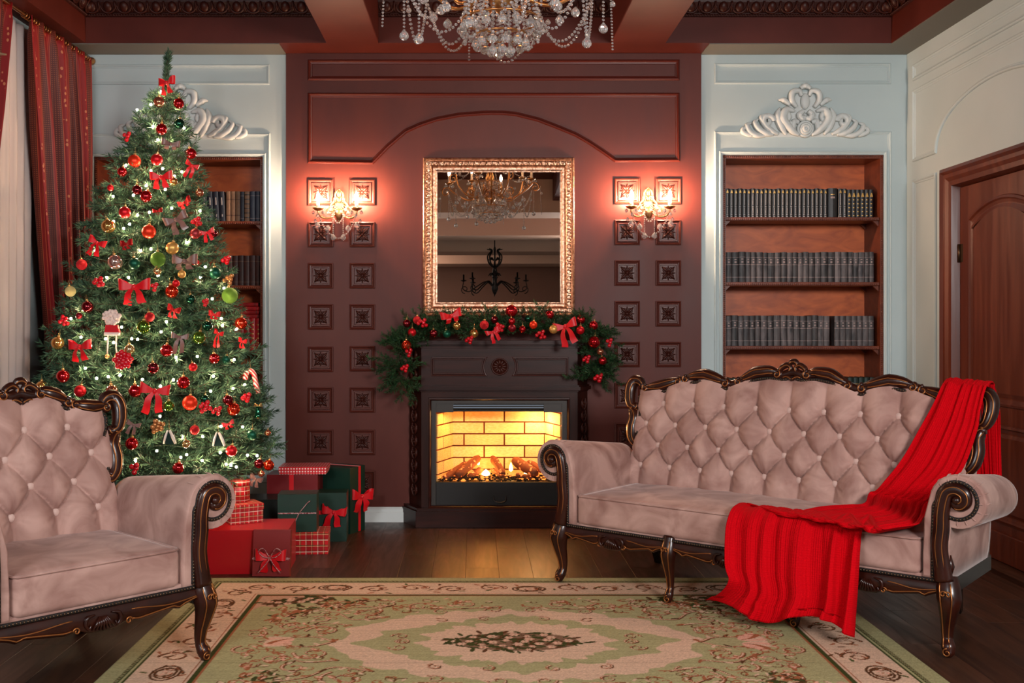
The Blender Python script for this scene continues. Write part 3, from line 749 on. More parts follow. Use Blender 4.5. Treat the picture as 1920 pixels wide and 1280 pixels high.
b = MB(); b.prism(plan(0.006), zs[3]+0.002, zs[3]+0.012, mp3); b.prism(plan(0.022), zs[3]+0.012, zs[2]-0.010, mp3); b.prism(plan(0.012), zs[2]-0.010, zs[2], mp3); wobj('lower_cornice', b, M['mantel'], fp)
b = MB(); b.prism(plan(0.010), zs[1], zs[1]+0.012, mp3); b.prism(plan(0.024), zs[1]+0.012, zs[1]+0.02, mp3); b.prism(plan(0.045), zs[1]+0.02, zs[0], mp3); wobj('mantel_shelf', b, M['mantel'], fp)
fmap = lambda a, c_, h: (a, YF - h, c_)
GRV = [(0,0.0),(0.002,0.006),(0.008,0.007),(0.012,-0.001),(0.014,0.005),(0.018,0.005),(0.020,0.0)]
cxm = fx(937); czm = fz(687)
def arcpts(r, a0, a1, n=12): return [(cxm + r*math.cos(t), czm + r*math.sin(t)) for t in np.linspace(a0, a1, n)]
zt, zb_ = fz(669), fz(705); rr = 0.092
a_ = math.asin((zt-czm)/rr); 
b = MB(); b.moulding([(fx(808), zb_)] + arcpts(rr, PI+a_, PI-a_) + [(fx(808), zt)], GRV, fmap)
wobj('frieze_moulding', b, M['carved'], fp)
b = MB(); b.moulding([(fx(1066), zb_), (fx(1066), zt)] + arcpts(rr, a_, -a_), GRV, fmap); wobj('frieze_moulding', b, M['carved'], fp)
b = MB()
b.lathe([(0.053,0),(0.053,0.008),(0.046,0.012),(0.046,0.006),(0,0.006)], 32, (cxm, YF, czm), 'y')
for q in range(12):
    a = q*PI/6; b.tube([(cxm+t*math.cos(a), YF-0.008, czm+t*math.sin(a)) for t in np.linspace(0.008, 0.043, 6)], [0.002,0.006,0.008,0.007,0.003], 6)
b.ball((cxm, YF-0.01, czm), 0.01, 10, 6); wobj('medallion', b, M['carved'], fp)
# carved pilasters on the chamfers
def pilaster(p0, p1):
    p0, p1 = Vector(p0), Vector(p1); d = (p1-p0); n_ = Vector((d.y, -d.x)).normalized()
    if n_.y > 0: n_ = -n_
    mid = (p0+p1)/2; dd = d.normalized(); b = MB()
    P = lambda s_, z_, h: (mid.x + dd.x*s_ + n_.x*h, mid.y + dd.y*s_ + n_.y*h, z_)
    for z_ in np.arange(zs[4]+0.06, zs[3]-0.05, 0.075):
        for s_ in (-1, 1):
            b.tube([P(s_*(0.006+0.026*math.sin(t*2.6)), z_+0.07*t, 0.008) for t in np.linspace(0, 1, 8)], [0.004,0.009,0.010,0.007,0.003], 6)
            b.tube([P(s_*p[0], z_+0.05+p[1], 0.008) for p in spiral((0.025,0.0), 0.018, 0.004, PI, 1.2, 14)], [0.005,0.005,0.004], 5)
        b.ball(P(0, z_+0.03, 0.006), 0.009, 8, 6)
    for z_ in np.arange(zs[2]+0.03, zs[1]-0.02, 0.06):
        for s_ in (-1, 1): b.tube([P(s_*(0.004+0.03*math.sin(t*2.8)), z_+0.06*t, 0.01) for t in np.linspace(0, 1, 8)], [0.005,0.012,0.012,0.008,0.003], 6)
    wobj('carved_pilaster', b, M['carved'], fp)
pilaster((xlb, YW), (xlf, YF)); pilaster((xrf, YF), (xrb, YW))
b = MB(); b.moulding([(fx(805), zs[4]), (fx(1067), zs[4]), (fx(1067), zs[5]), (fx(805), zs[5])], [(-0.006,0.0),(-0.004,0.010),(0.004,0.012),(0.010,0.004),(0.013,-0.02)], fmap); wobj('opening_moulding', b, M['mantel'], fp)
# black insert
YI = YF + 0.012
OX0, OX1, OZ0, OZ1 = fx(817), fx(1054), fz(904), fz(773)
b = MB()
b.box(fx(804), OX0, YI, YI+0.03, fz(953), fz(745)); b.box(OX1, fx(1068), YI, YI+0.03, fz(953), fz(745)); b.box(OX0, OX1, YI, YI+0.03, fz(757), fz(745)); b.box(OX0, OX1, YI+0.005, YI+0.03, fz(953), fz(949.5))
wobj('insert_frame', b, M['black2'], fp)
b = MB(); b.cbox(OX0, OX1, YI+0.004, YI+0.03, fz(950), OZ0, 0.003)
lower = wobj('lower_panel', b, M['black'], fp)
b = MB(); b.tube(catmull([(fx(925), YI+0.004, fz(930)), (fx(927), YI-0.010, fz(939)), (fx(937), YI-0.014, fz(942)), (fx(947), YI-0.010, fz(939)), (fx(949), YI+0.004, fz(930))], 5), 0.004, 6); obj('handle', b, M['black2'], lower)
b = MB(); b.box(OX0, fx(850), YI+0.006, YI+0.03, OZ1, fz(757)); b.box(fx(1020), OX1, YI+0.006, YI+0.03, OZ1, fz(757)); wobj('louvre_end', b, M['black2'], fp)
for k_ in range(4):
    z_ = fz(771-4*k_); b = MB(); b.cbox(fx(850), fx(1020), YI+0.006, YI+0.022, z_-0.002, z_+0.006, 0.002); wobj('louvre_slat', b, M['black'], fp)
# firebox of cream bricks
YBB = YF + 0.30; bx0, bx1 = (848-CX)*YBB/F, (1023-CX)*YBB/F
FZ0, FZ1 = OZ0-0.005, OZ1+0.002
M['mortar'] = mat('dark_mortar', srgb(96,40,12), 0.9)
M['brick'] = mat('cream_fire_brick', srgb(236,196,132), 0.8, col2=srgb(222,172,104), nscale=(12,12,12), rnd=0.14)
b = MB(); YI2 = YI+0.031
b.add([(OX0,YI2,FZ0),(bx0,YBB,FZ0),(bx0,YBB,FZ1),(OX0,YI2,FZ1)], [(0,1,2,3)]); b.add([(OX1,YI2,FZ0),(bx1,YBB,FZ0),(bx1,YBB,FZ1),(OX1,YI2,FZ1)], [(0,1,2,3)])
b.add([(bx0,YBB,FZ0),(bx1,YBB,FZ0),(bx1,YBB,FZ1),(bx0,YBB,FZ1)], [(0,1,2,3)])
fbx = wobj('firebox_lining', b, M['mortar'], fp, recalc=False)
b = MB(); b.add([(OX0,YI2,FZ1),(OX1,YI2,FZ1),(bx1,YBB,FZ1),(bx0,YBB,FZ1)], [(0,1,2,3)]); wobj('firebox_roof', b, M['brick'], fp, recalc=False)
b = MB(); b.add([(OX0,YI2,FZ0),(OX1,YI2,FZ0),(bx1,YBB,FZ0),(bx0,YBB,FZ0)], [(0,1,2,3)]); wobj('firebox_floor', b, M['black'], fp, recalc=False)
b = MB(); b.cbox(-0.5, 0.5, -0.008, 0, -0.5, 0.5, 0.004); br_me = b.mesh('brick', M['brick'])
rh = 22.2*YBB/F; bl = 75.5*YBB/F; gp = 0.009
ztop = HC-(790.5-CY)*YBB/F
def lay(p0, p1, x_off, ang):
    p0, p1 = Vector(p0), Vector(p1); L0 = (p1-p0).length; d = (p1-p0).normalized()
    r_ = 0; zr = ztop + rh
    while zr > FZ0:
        z1_, z0_ = min(zr, FZ1), max(zr-rh, FZ0)
        s_ = -bl + ((x_off + (r_ % 2)*bl*0.5) % bl)
        while s_ < L0:
            a_, b2 = max(s_, 0)+gp/2, min(s_+bl, L0)-gp/2
            if b2-a_ > 0.01 and z1_-z0_ > 0.012:
                q = p0 + d*((a_+b2)/2)
                o = link('brick', br_me, fbx, (q.x, q.y, (z0_+z1_)/2), (0, 0, ang), (b2-a_, 1, z1_-z0_-gp))
            s_ += bl
        r_ += 1; zr -= rh
lay((bx0, YBB, 0), (bx1, YBB, 0), ((945.5-CX)*YBB/F - bx0) % bl, 0)
lay((OX0, YI2, 0), (bx0, YBB, 0), 0.10, math.atan2(YBB-YI2, bx0-OX0))
lay((bx1, YBB, 0), (OX1, YI2, 0), 0.03, math.atan2(YI2-YBB, OX1-bx1))
# ember bed and logs
m, N, L_, bs = nodes_mat('glowing_log', 0.8)
tc = N.new('ShaderNodeTexCoord'); nz = N.new('ShaderNodeTexNoise'); nz.inputs['Scale'].default_value = 30; nz.inputs['Detail'].default_value = 5; L_.new(tc.outputs['Object'], nz.inputs[0])
rp = N.new('ShaderNodeValToRGB'); rp.color_ramp.elements[0].position = 0.58; rp.color_ramp.elements[1].position = 0.72; rp.color_ramp.elements[0].color = (0,0,0,1); rp.color_ramp.elements[1].color = (1,1,1,1); L_.new(nz.outputs[0], rp.inputs[0])
L_.new(mixc(N, L_, nz.outputs[0], srgb(140,70,30), srgb(66,28,12)), bs.inputs['Base Color'])
bs.inputs['Emission Color'].default_value = (1, 0.16, 0.03, 1); L_.new(mathn(N, L_, 'MULTIPLY', rp.outputs[0], 5.0), bs.inputs['Emission Strength']); M['log'] = m
M['coal'] = mat('charred_ember', srgb(30,16,10), 0.9); M['hot'] = mat('hot_ember', srgb(120,40,10), 0.9, emit=(1,0.22,0.03), estr=2.2)
M['flame'] = mat('flame_core', (1,0.7,0.3), 1.0, emit=(1,0.62,0.2), estr=9)
def fpt(px, py, Y): return at(px, py, Y)
LOGS = [((833,898,6.36),(874,868,6.52),0.022),((856,893,6.36),(898,857,6.50),0.028),((878,895,6.40),(902,879,6.47),0.020),
        ((923,857,6.52),(944,889,6.37),0.024),((944,893,6.36),(922,880,6.5),0.018),((963,862,6.50),(1006,888,6.37),0.032),((990,866,6.53),(1032,890,6.40),0.022),((968,890,6.37),(1000,897,6.40),0.018)]
for (a, c_, r_) in LOGS:
    p0, p1 = fpt(*a), fpt(*c_); b = MB(); pts = [p0.lerp(p1, t) for t in np.linspace(0, 1, 9)]
    b.tube([(p.x, p.y, p.z) for p in pts], [r_*f for f in (0.6,0.95,1.05,0.95,1.05,1.0,0.9,0.95,0.6)], 10); wobj('log', b, M['log'], fp)
b1, b2 = MB(), MB()
for i in range(420):
    x_ = random.uniform(OX0+0.01, OX1-0.01); y_ = YI2 + 0.005 + abs(random.gauss(0, 0.05)); y_ = min(y_, YBB-0.05); r_ = random.uniform(0.004, 0.010)
    if y_ > YI2+0.06 and (x_ < bx0 or x_ > bx1): continue
    (b2 if random.random() < 0.22 else b1).ball((x_, y_, OZ0+random.uniform(-0.004, 0.012)+0.25*(y_-YI2)), r_, 6, 4, (1.2,1,0.7), smooth=False)
tag(wobj('ember_bed', b1, M['coal'], fp), kind='stuff'); tag(wobj('glowing_embers', b2, M['hot'], fp), kind='stuff')
for (px, py, Y, h_, r_) in ((911,892,6.43,0.042,0.026),(897,872,6.53,0.04,0.008),(928,885,6.50,0.035,0.010),(958,884,6.52,0.06,0.012),(872,886,6.52,0.03,0.010),(985,890,6.45,0.022,0.010)):
    p = fpt(px, py, Y); b = MB()
    b.lathe([(0.001,0),(r_,h_*0.15),(r_*1.05,h_*0.35),(r_*0.7,h_*0.65),(r_*0.25,h_*0.9),(0,h_)], 10, p); wobj('flame', b, M['flame'], fp)
def lamp(name, kind, loc, energy, col, size=0.05, rot=None, sy=None):
    l = bpy.data.lights.new(name, kind); l.energy = energy; l.color = col
    if kind == 'AREA': l.size = size; l.shape = 'RECTANGLE'; l.size_y = sy or size
    else: l.shadow_soft_size = size
    o = bpy.data.objects.new(name, l); C.objects.link(o); o.location = loc
    if rot: o.rotation_euler = rot
    return o
lamp('fire_strip_light', 'AREA', (fx(936), YI2+0.05, FZ1-0.012), 4.4, (1.0, 0.43, 0.09), 0.66, (R(-12), 0, 0), 0.05)
lamp('fire_ember_light', 'POINT', (fx(912), YI2+0.10, OZ0+0.06), 1.6, (1.0, 0.36, 0.06), 0.02)
lamp('fire_side_light', 'POINT', (fx(1012), YI2+0.14, FZ1-0.07), 3.0, (1.0, 0.68, 0.32), 0.03)
lamp('fire_side_light', 'POINT', (fx(860), YI2+0.14, FZ1-0.10), 0.35, (1.0, 0.6, 0.22), 0.03)

# ================================================================ MIRROR
YM = 6.425; SM = YM / F
mw, mh = (1077-793)*SM/2, (593-295)*SM/2
mir = thing('wall_mirror', 'large square mirror in an ornate gilded frame above the mantel', 'mirror', ((935-CX)*SM, YM, HC-(593-CY)*SM))
mir.rotation_euler = (R(-1.48), 0, R(-0.36))
mmap = lambda a, c_, h: (a, -h, c_+mh)
rc = [(-mw,-mh),(mw,-mh),(mw,mh),(-mw,mh)]
FW = 0.088
b = MB(); b.moulding(rc, [(0,-0.02),(0,0.016),(0.006,0.022),(0.012,0.018),(0.016,0.012),(0.03,0.02),(0.046,0.021),(0.056,0.012),(0.060,0.008),(0.064,0.014),(0.074,0.012),(0.080,0.004),(0.088,0.002),(0.088,-0.02)], mmap); obj('frame', b, M['gold'], mir)
b = MB(); b.box(-mw+0.085, mw-0.085, 0.0, 0.006, 0.085, 2*mh-0.085); obj('mirror_glass', b, M['mirror'], mir)
b = MB(); b.box(-mw+0.01, mw-0.01, 0.006, 0.018, 0.01, 2*mh-0.01); obj('backing_board', b, M['black'], mir)
orn = MB()
for (hx, hz, ax) in ((mw, mh, 0), (mw, -mh, 0), (mw, mh, 1), (-mw, mh, 1)):
    n_ = 24
    for i in range(n_):
        s_ = -1 + (i+0.5)*2/n_
        for k_ in (-1, 1):
            pts = [(0.004*k_, -0.012), (0.012*k_, -0.004), (0.014*k_, 0.008), (0.006*k_, 0.014)]
            if ax == 0: q = [(s_*(mw-0.02)+p[0], (mh-0.036+p[1])*(1 if hz > 0 else -1)) for p in pts]
            else: q = [((mw-0.036+p[1])*(1 if hx > 0 else -1), s_*(mh-0.02)+p[0]) for p in pts]
            orn.tube([mmap(a, c_, 0.021) for a, c_ in q], [0.003,0.006,0.006,0.003], 5)
    m_ = 80
    for i in range(m_):
        s_ = -1 + (i+0.5)*2/m_; o_ = 0.069
        a, c_ = (s_*(mw-o_), (mh-o_)*(1 if hz > 0 else -1)) if ax == 0 else ((mw-o_)*(1 if hx > 0 else -1), s_*(mh-o_))
        if ax == 0: orn.box(a-0.003, a+0.003, -0.016, -0.01, c_+mh-0.006, c_+mh+0.006)
        else: orn.box(a-0.006, a+0.006, -0.016, -0.01, c_+mh-0.003, c_+mh+0.003)
tag(obj('carved_ornament', orn, M['gold'], mir), kind='stuff')

# ================================================================ CRYSTAL LIGHTS
def crystal_drop(r, seg=8):
    b = MB(); b.lathe([(0.0,-r),(r*0.5,-r*0.86),(r*0.87,-r*0.5),(r,0),(r*0.87,r*0.5),(r*0.55,r*0.88),(r*0.18,r*1.25),(0,r*1.3)], seg, smooth=False); return b
def strand(pts, r=0.006, sp=0.016):
    P = [Vector(p) for p in pts]; b = MB(); acc = 0.0; L0 = sum((P[i+1]-P[i]).length for i in range(len(P)-1)); n_ = max(2, int(L0/sp))
    cum = [0]
    for i in range(len(P)-1): cum.append(cum[-1] + (P[i+1]-P[i]).length)
    A = np.array([tuple(p) for p in P])
    for k_ in range(n_+1):
        s_ = L0*k_/n_; c = [np.interp(s_, cum, A[:, j]) for j in range(3)]
        b.ball(c, r, 6, 4, smooth=False)
    return b
def swag(p0, p1, sag, n=16):
    p0, p1 = Vector(p0), Vector(p1)
    return [p0.lerp(p1, t) + Vector((0, 0, -sag*4*t*(1-t))) for t in np.linspace(0, 1, n)]
drop_me = crystal_drop(0.0175).mesh('crystal_drop', M['crystal'], recalc=True)
drop_s = crystal_drop(0.011).mesh('crystal_drop', M['crystal'])
bulb_b = MB(); bulb_b.lathe([(0.006,0),(0.011,0.012),(0.013,0.024),(0.010,0.04),(0.004,0.054),(0,0.062)], 12); bulb_me = bulb_b.mesh('candle_bulb', M['bulb']); bulbc_me = bulb_b.mesh('candle_bulb', M['bulb_ch'])
sl_b = MB(); sl_b.lathe([(0.010,0),(0.011,0.004),(0.0105,0.06),(0.007,0.064)], 12); sleeve_me = sl_b.mesh('candle_sleeve', M['candle'])
ds_b = MB(); ds_b.lathe([(0.004,-0.012),(0.010,-0.01),(0.030,0.0),(0.036,0.008),(0.034,0.009),(0.012,0.004),(0.010,0.010)], 16); dish_me = ds_b.mesh('drip_dish', M['brass'])

def sconce(px, py, label):
    Y0 = YC - 0.001; o0 = Vector((wx(px), Y0, wz(py)))
    t = thing('wall_sconce', label, 'sconce', o0, 0, 'crystal wall sconces')
    b = MB()    # pierced back plate
    for s_ in (-1, 1):
        b.tube([(s_*p[0], -0.012, p[1]) for p in catmull([(0.0,0.115),(0.022,0.09),(0.024,0.055),(0.036,0.03),(0.05,0.01),(0.04,-0.02),(0.02,-0.05),(0,-0.09)], 5)], [0.004,0.007,0.007,0.009,0.008,0.007,0.006,0.004], 7)
        b.tube([(s_*p[0], -0.016, p[1]) for p in spiral((0.018,0.052), 0.016, 0.004, -PI/2, 1.3, 16)], 0.005, 6)
        b.tube([(s_*p[0], -0.016, p[1]) for p in spiral((0.03,0.0), 0.018, 0.004, PI, 1.3, 16)], 0.005, 6)
    b.lathe([(0.0,-0.05),(0.016,-0.045),(0.028,-0.02),(0.03,0.0),(0.02,0.02),(0,0.024)], 12, (0,-0.016,-0.03))
    b.ball((0,-0.014,0.085), 0.018, 10, 8, (0.8,0.5,1.4)); b.ball((0,-0.014,0.045), 0.014, 10, 8, (0.9,0.6,1.2))
    b.prism([(0,0.1),(0.02,0.06),(0.03,0.01),(0.02,-0.05),(0,-0.08),(-0.02,-0.05),(-0.03,0.01),(-0.02,0.06)], 0, 0.006, lambda a, c_, h: (a, -h, c_)); obj('back_plate', b, M['sconce_metal'], t)
    for s_ in (-1, 1):
        e = Vector((s_*0.117, -0.10, -0.02))
        b = MB(); b.tube(catmull([(s_*0.012,-0.02,-0.03),(s_*0.05,-0.05,-0.065),(s_*0.09,-0.08,-0.07),(s_*0.116,-0.10,-0.05),tuple(e)], 5), [0.007,0.006,0.006,0.006], 7)
        b.tube([(s_*(0.06+p[0]), -0.055, -0.02+p[1]) for p in spiral((0,0), 0.025, 0.004, -PI/2, s_*1.1, 18)], 0.004, 6)
        obj('arm', b, M['sconce_metal'], t)
        link('drip_dish', dish_me, t, e); link('candle_sleeve', sleeve_me, t, e + Vector((0,0,0.006)), None, (1,1,0.62)); link('candle_bulb', bulb_me, t, e + Vector((0,0,0.048)))
        for (dx, dy, dz) in ((0.03,0,-0.02),(-0.03,0.0,-0.02),(0,-0.03,-0.045),(0.02,0.02,-0.07)):
            q = e + Vector((s_*dx, dy, dz)); link('crystal_drop', drop_s, t, q)
        q = Vector((s_*0.031, -0.06, -0.17)); obj('bead_strand', strand([(s_*0.031,-0.06,-0.04), q], 0.0045, 0.011), M['crystal'], t); link('crystal_drop', drop_me, t, q + Vector((0,0,-0.02)))
        obj('bead_strand', strand(swag(e + Vector((0,0,-0.03)), (s_*0.03,-0.06,-0.175), 0.03), 0.0055, 0.013), M['crystal'], t)
        obj('bead_strand', strand(swag(e + Vector((-s_*0.03,0,-0.02)), (s_*0.02,-0.03,-0.02), 0.03), 0.0055, 0.013), M['crystal'], t)
        link('crystal_drop', drop_me, t, (s_*0.062, -0.07, -0.135)); link('crystal_drop', drop_me, t, e + Vector((s_*0.004, -0.01, -0.10))); link('crystal_drop', drop_s, t, (s_*0.06,-0.06,-0.04)); link('crystal_drop', drop_s, t, (s_*0.045,-0.06,-0.02))
    obj('bead_strand', strand(swag((-0.035,-0.06,-0.05), (0.035,-0.06,-0.05), 0.05), 0.0055, 0.013), M['crystal'], t)
    obj('bead_strand', strand(swag((-0.035,-0.06,-0.175), (0.035,-0.06,-0.175), 0.02), 0.0055, 0.013), M['crystal'], t)
    return t
sconce(637, 390, 'lit crystal wall sconce with two candle bulbs, left of the mirror')
sconce(1214, 387, 'lit crystal wall sconce with two candle bulbs, right of the mirror')

# crystal chandelier
CHY = 3.93; ch0 = Vector((0.10, CHY, 2.22))
ch = thing('crystal_chandelier', 'brass chandelier hung with crystal beads at the top, lit bulbs', 'chandelier', ch0)
b = MB(); b.lathe([(0.0,0.16),(0.012,0.17),(0.03,0.19),(0.05,0.22),(0.035,0.26),(0.018,0.30),(0.03,0.36),(0.04,0.40),(0.02,0.46),(0.014,0.56),(0.03,0.62),(0.016,0.68),(0.010,0.8),(0.010,0.9),(0.05,0.92),(0.06,0.938)], 20); obj('stem', b, M['brass'], ch)
NA = 8
for k_ in range(NA):
    a = 2*PI*(k_+0.35)/NA; ca, sa = math.cos(a), math.sin(a); rr_ = 0.37 if k_ % 2 == 0 else 0.33; up_ = 0.0 if k_ % 2 == 0 else 0.06
    pr = catmull([(0.03,0.30),(0.10,0.24),(0.20,0.22),(0.30,0.27+up_*0.5),(rr_,0.33+up_),(rr_,0.36+up_)], 6)
    b = MB(); b.tube([(p[0]*ca, p[0]*sa, p[1]) for p in pr], [0.009,0.007,0.007,0.008], 8)
    sp_ = spiral((rr_+0.03, 0.30+up_), 0.045, 0.010, PI*0.8, -1.25, 24)
    b.tube([(p[0]*ca, p[0]*sa, p[1]) for p in sp_], [0.006,0.006,0.004], 7)
    sp_ = spiral((0.17, 0.285), 0.05, 0.008, -PI*0.6, 1.2, 24); b.tube([(p[0]*ca, p[0]*sa, p[1]) for p in sp_], [0.007,0.006,0.004], 7)
    obj('arm', b, M['brass'], ch)
    e = Vector((rr_*ca, rr_*sa, 0.37+up_))
    link('drip_dish', dish_me, ch, e); link('candle_sleeve', sleeve_me, ch, e + Vector((0,0,0.008))); link('candle_bulb', bulbc_me, ch, e + Vector((0,0,0.072)))
    for j in range(6):
        a2 = a + 2*PI*j/6; q = e + Vector((0.036*math.cos(a2), 0.036*math.sin(a2), -0.022)); link('crystal_drop', drop_s, ch, q)
    q = e + Vector((0.085*ca, 0.085*sa, -0.30-up_+0.02*(k_ % 3))); obj('bead_strand', strand([e + Vector((0.075*ca, 0.075*sa, -0.06-up_)), q], 0.0045, 0.012), M['crystal'], ch) if k_ % 2 == 0 else None
    link('crystal_drop', drop_s, ch, (e + Vector((0.085*ca, 0.085*sa, -0.125-up_))))
    link('crystal_drop', drop_me, ch, Vector((0.30*ca, 0.30*sa, 0.20))); link('crystal_drop', drop_me, ch, Vector((0.235*ca, 0.235*sa, 0.165)))
    a3 = 2*PI*(k_+1.35)/NA; r3 = 0.33 if k_ % 2 == 0 else 0.37
    p0, p1 = Vector((rr_*ca, rr_*sa, 0.27)), Vector((r3*math.cos(a3), r3*math.sin(a3), 0.27))
    obj('bead_strand', strand(swag(p0, p1, 0.17+0.03*(k_ % 2))), M['crystal'], ch)
    obj('bead_strand', strand(swag(p0, Vector((0.14*ca, 0.14*sa, 0.17)), 0.13)), M['crystal'], ch)
    obj('bead_strand', strand(swag(Vector((0.15*ca, 0.15*sa, 0.12)), Vector((0.15*math.cos(a3), 0.15*math.sin(a3), 0.12)), 0.06)), M['crystal'], ch)
    obj('bead_strand', strand(swag(Vector((0.05*ca, 0.05*sa, 0.70)), Vector((rr_*ca*0.95, rr_*sa*0.95, 0.40)), 0.10)), M['crystal'], ch)
for ring, (rad, z0_, z1_, n_) in enumerate(((0.15,0.36,0.13,16),(0.095,0.36,0.075,12),(0.04,0.30,0.05,6))):
    for k_ in range(n_):
        a = 2*PI*(k_+0.3*ring)/n_; p = Vector((rad*math.cos(a), rad*math.sin(a), 0))
        obj('bead_strand', strand([p*0.7 + Vector((0,0,z0_)), p + Vector((0,0,z1_))], 0.006, 0.0155), M['crystal'], ch)
        link('crystal_drop', drop_me, ch, p + Vector((0,0,z1_-0.022)))
b = MB()
for rad, z_ in ((0.105,0.36),(0.15,0.145),(0.095,0.09)): b.tube([(rad*math.cos(t), rad*math.sin(t), z_) for t in np.linspace(0, 2*PI, 33)[:-1]], 0.004, 6, closed=True)
obj('crystal_ring', b, M['brass'], ch)
for k_ in range(4):
    a = 2*PI*(k_+0.1)/4; e = Vector((0.15*math.cos(a), 0.15*math.sin(a), 0.60))
    b = MB(); b.tube(catmull([(0.02*math.cos(a),0.02*math.sin(a),0.56),(0.08*math.cos(a),0.08*math.sin(a),0.52),(0.14*math.cos(a),0.14*math.sin(a),0.54),tuple(e)], 5), 0.006, 7); obj('arm', b, M['brass'], ch)
    link('drip_dish', dish_me, ch, e); link('candle_sleeve', sleeve_me, ch, e + Vector((0,0,0.008))); link('candle_bulb', bulbc_me, ch, e + Vector((0,0,0.072)))
    link('crystal_drop', drop_me, ch, e + Vector((0,0,-0.06)))
for q in ((-0.36,-0.1,0.06),(-0.30,-0.2,0.02),(0.3,-0.22,0.0),(0.38,-0.05,0.10),(-0.12,-0.3,0.05),(-0.2,-0.28,0.11),(0.18,-0.3,0.12)):
    p = Vector(q); obj('bead_strand', strand([p + Vector((0,0,0.22)), p + Vector((0,0,0.02))], 0.005, 0.013), M['crystal'], ch); link('crystal_drop', drop_me, ch, p)

# iron chandelier far behind, seen in the mirror
ic = thing('iron_chandelier', 'unlit black wrought-iron chandelier reflected in the mirror', 'chandelier', (0.18, -1.8, 2.07))
b = MB(); b.lathe([(0.0,0.0),(0.02,0.03),(0.05,0.1),(0.03,0.2),(0.04,0.32),(0.015,0.45),(0.012,0.6),(0.02,0.66),(0.008,0.7),(0.008,1.089)], 12); obj('stem', b, M['iron'], ic)
for k_ in range(8):
    a = 2*PI*k_/8; ca, sa = math.cos(a), math.sin(a); b = MB()
    b.tube([(p[0]*ca, p[0]*sa, p[1]) for p in catmull([(0.02,0.12),(0.12,0.20),(0.24,0.14),(0.36,0.06),(0.45,0.10),(0.44,0.20)], 6)], [0.01,0.009,0.008,0.007], 6)
    b.tube([(p[0]*ca, p[0]*sa, p[1]) for p in spiral((0.42,0.09), 0.06, 0.01, -PI/2, 1.2, 18)], 0.007, 6)
    b.tube([(p[0]*ca, p[0]*sa, p[1]) for p in catmull([(0.02,0.40),(0.08,0.46),(0.10,0.56),(0.05,0.64),(0.11,0.66)], 5)], [0.01,0.012,0.01,0.006], 6)
    for z_ in (0.28, 0.5): b.tube([(p[0]*ca, p[0]*sa, p[1]+z_) for p in catmull([(0.02,0),(0.06,0.03),(0.09,0.0)], 4)], [0.006,0.016,0.003], 6)
    b.lathe([(0.006,0),(0.04,0.01),(0.045,0.02),(0.012,0.02),(0.012,0.1)], 10, (0.44*ca, 0.44*sa, 0.2)); obj('arm', b, M['iron'], ic)
# ================================================================ CHRISTMAS TREE
M['needle'] = mat('green_needles', srgb(84,114,86), 0.6, col2=srgb(40,72,56), nscale=(40,40,40), detail=2, rnd=0.22, spec=0.3)
M['needle2'] = mat('garland_needles', srgb(52,84,46), 0.55, col2=srgb(28,56,34), nscale=(40,40,40), detail=2, rnd=0.2, spec=0.3)
M['twig'] = mat('brown_twig', srgb(62,46,32), 0.8)
def fir_branch(L, seed, m, bare=0.3, twig=0.15, side=7, nl=0.034, per=520, nw=0.0021):
    """a fir branch along +x with side twigs, every needle a small triangle"""
    r = np.random.default_rng(seed)
    V = []; Fc = []; tw = MB()
    def needles(p0, d, ln):
        n = int(ln*per); t = r.uniform(0, 1, n)
        d = d/np.linalg.norm(d); a = np.cross(d, [0,0,1.0]); a /= np.linalg.norm(a)+1e-9; b = np.cross(d, a)
        ph = r.uniform(0, 2*PI, n); rad = np.cos(ph)[:,None]*a + np.sin(ph)[:,None]*b
        base = p0 + d*(t*ln)[:,None]; ang = r.uniform(0.55, 1.15, n)*(1-0.45*t**3)
        ll = nl*r.uniform(0.75, 1.2, n)
        dr = np.cos(ang)[:,None]*d + np.sin(ang)[:,None]*rad; tip = base + dr*ll[:,None]
        sd = np.cross(dr, r.normal(size=(n,3))); sd /= np.linalg.norm(sd, axis=1)[:,None]+1e-9
        b0 = len(V); mid = base + dr*(ll*0.45)[:,None]
        for i in range(n):
            V.extend((tuple(base[i]), tuple(mid[i]+sd[i]*nw), tuple(tip[i]), tuple(mid[i]-sd[i]*nw))); k = b0+4*i; Fc.append((k, k+1, k+2, k+3))
    droop = -0.06*L
    def stem(t): return np.array([L*t, 0, droop*t*t + 0.03*L*math.sin(t*3)])
    tw.tube([stem(t) for t in np.linspace(0, 0.96, 6)], [0.004, 0.002], 4)
    p0 = stem(bare); 
    bps = np.linspace(bare, 1.0, 6)
    for a_, b_ in zip(bps[:-1], bps[1:]): needles(stem(a_), stem(b_)-stem(a_), np.linalg.norm(stem(b_)-stem(a_)))
    for k in range(side):
        t = bare + (0.95-bare)*(k+0.4)/side; s_ = 1 if k % 2 else -1
        az = s_*r.uniform(0.6, 1.0); el = r.uniform(-0.15, 0.5); d = np.array([math.cos(az)*math.cos(el), math.sin(az)*math.cos(el), math.sin(el)])
        ln = twig*r.uniform(0.75, 1.15)*(1-0.35*t); needles(stem(t), d, ln); q = stem(t)
        tw.tube([q, q+d*ln*0.95], [0.002, 0.001], 3)
    b = MB(); b.v = V; b.f = [list(f) for f in Fc]; b.m = [0]*len(Fc); b.sm = [False]*len(Fc)
    b.add(tw.v, tw.f, 1, True)
    return b.mesh('fir_branch', [M[m], M['twig']], recalc=False)
TX, TY = (286-CX)*5.6/F, 5.6
RZ = [(0.42,0.60),(0.50,0.655),(0.74,0.625),(0.96,0.57),(1.39,0.45),(1.73,0.355),(2.11,0.21),(2.39,0.095),(2.5,0.06),(2.66,0.03)]
def TR(z): return float(np.interp(z, [a for a, _ in RZ], [b for _, b in RZ]))
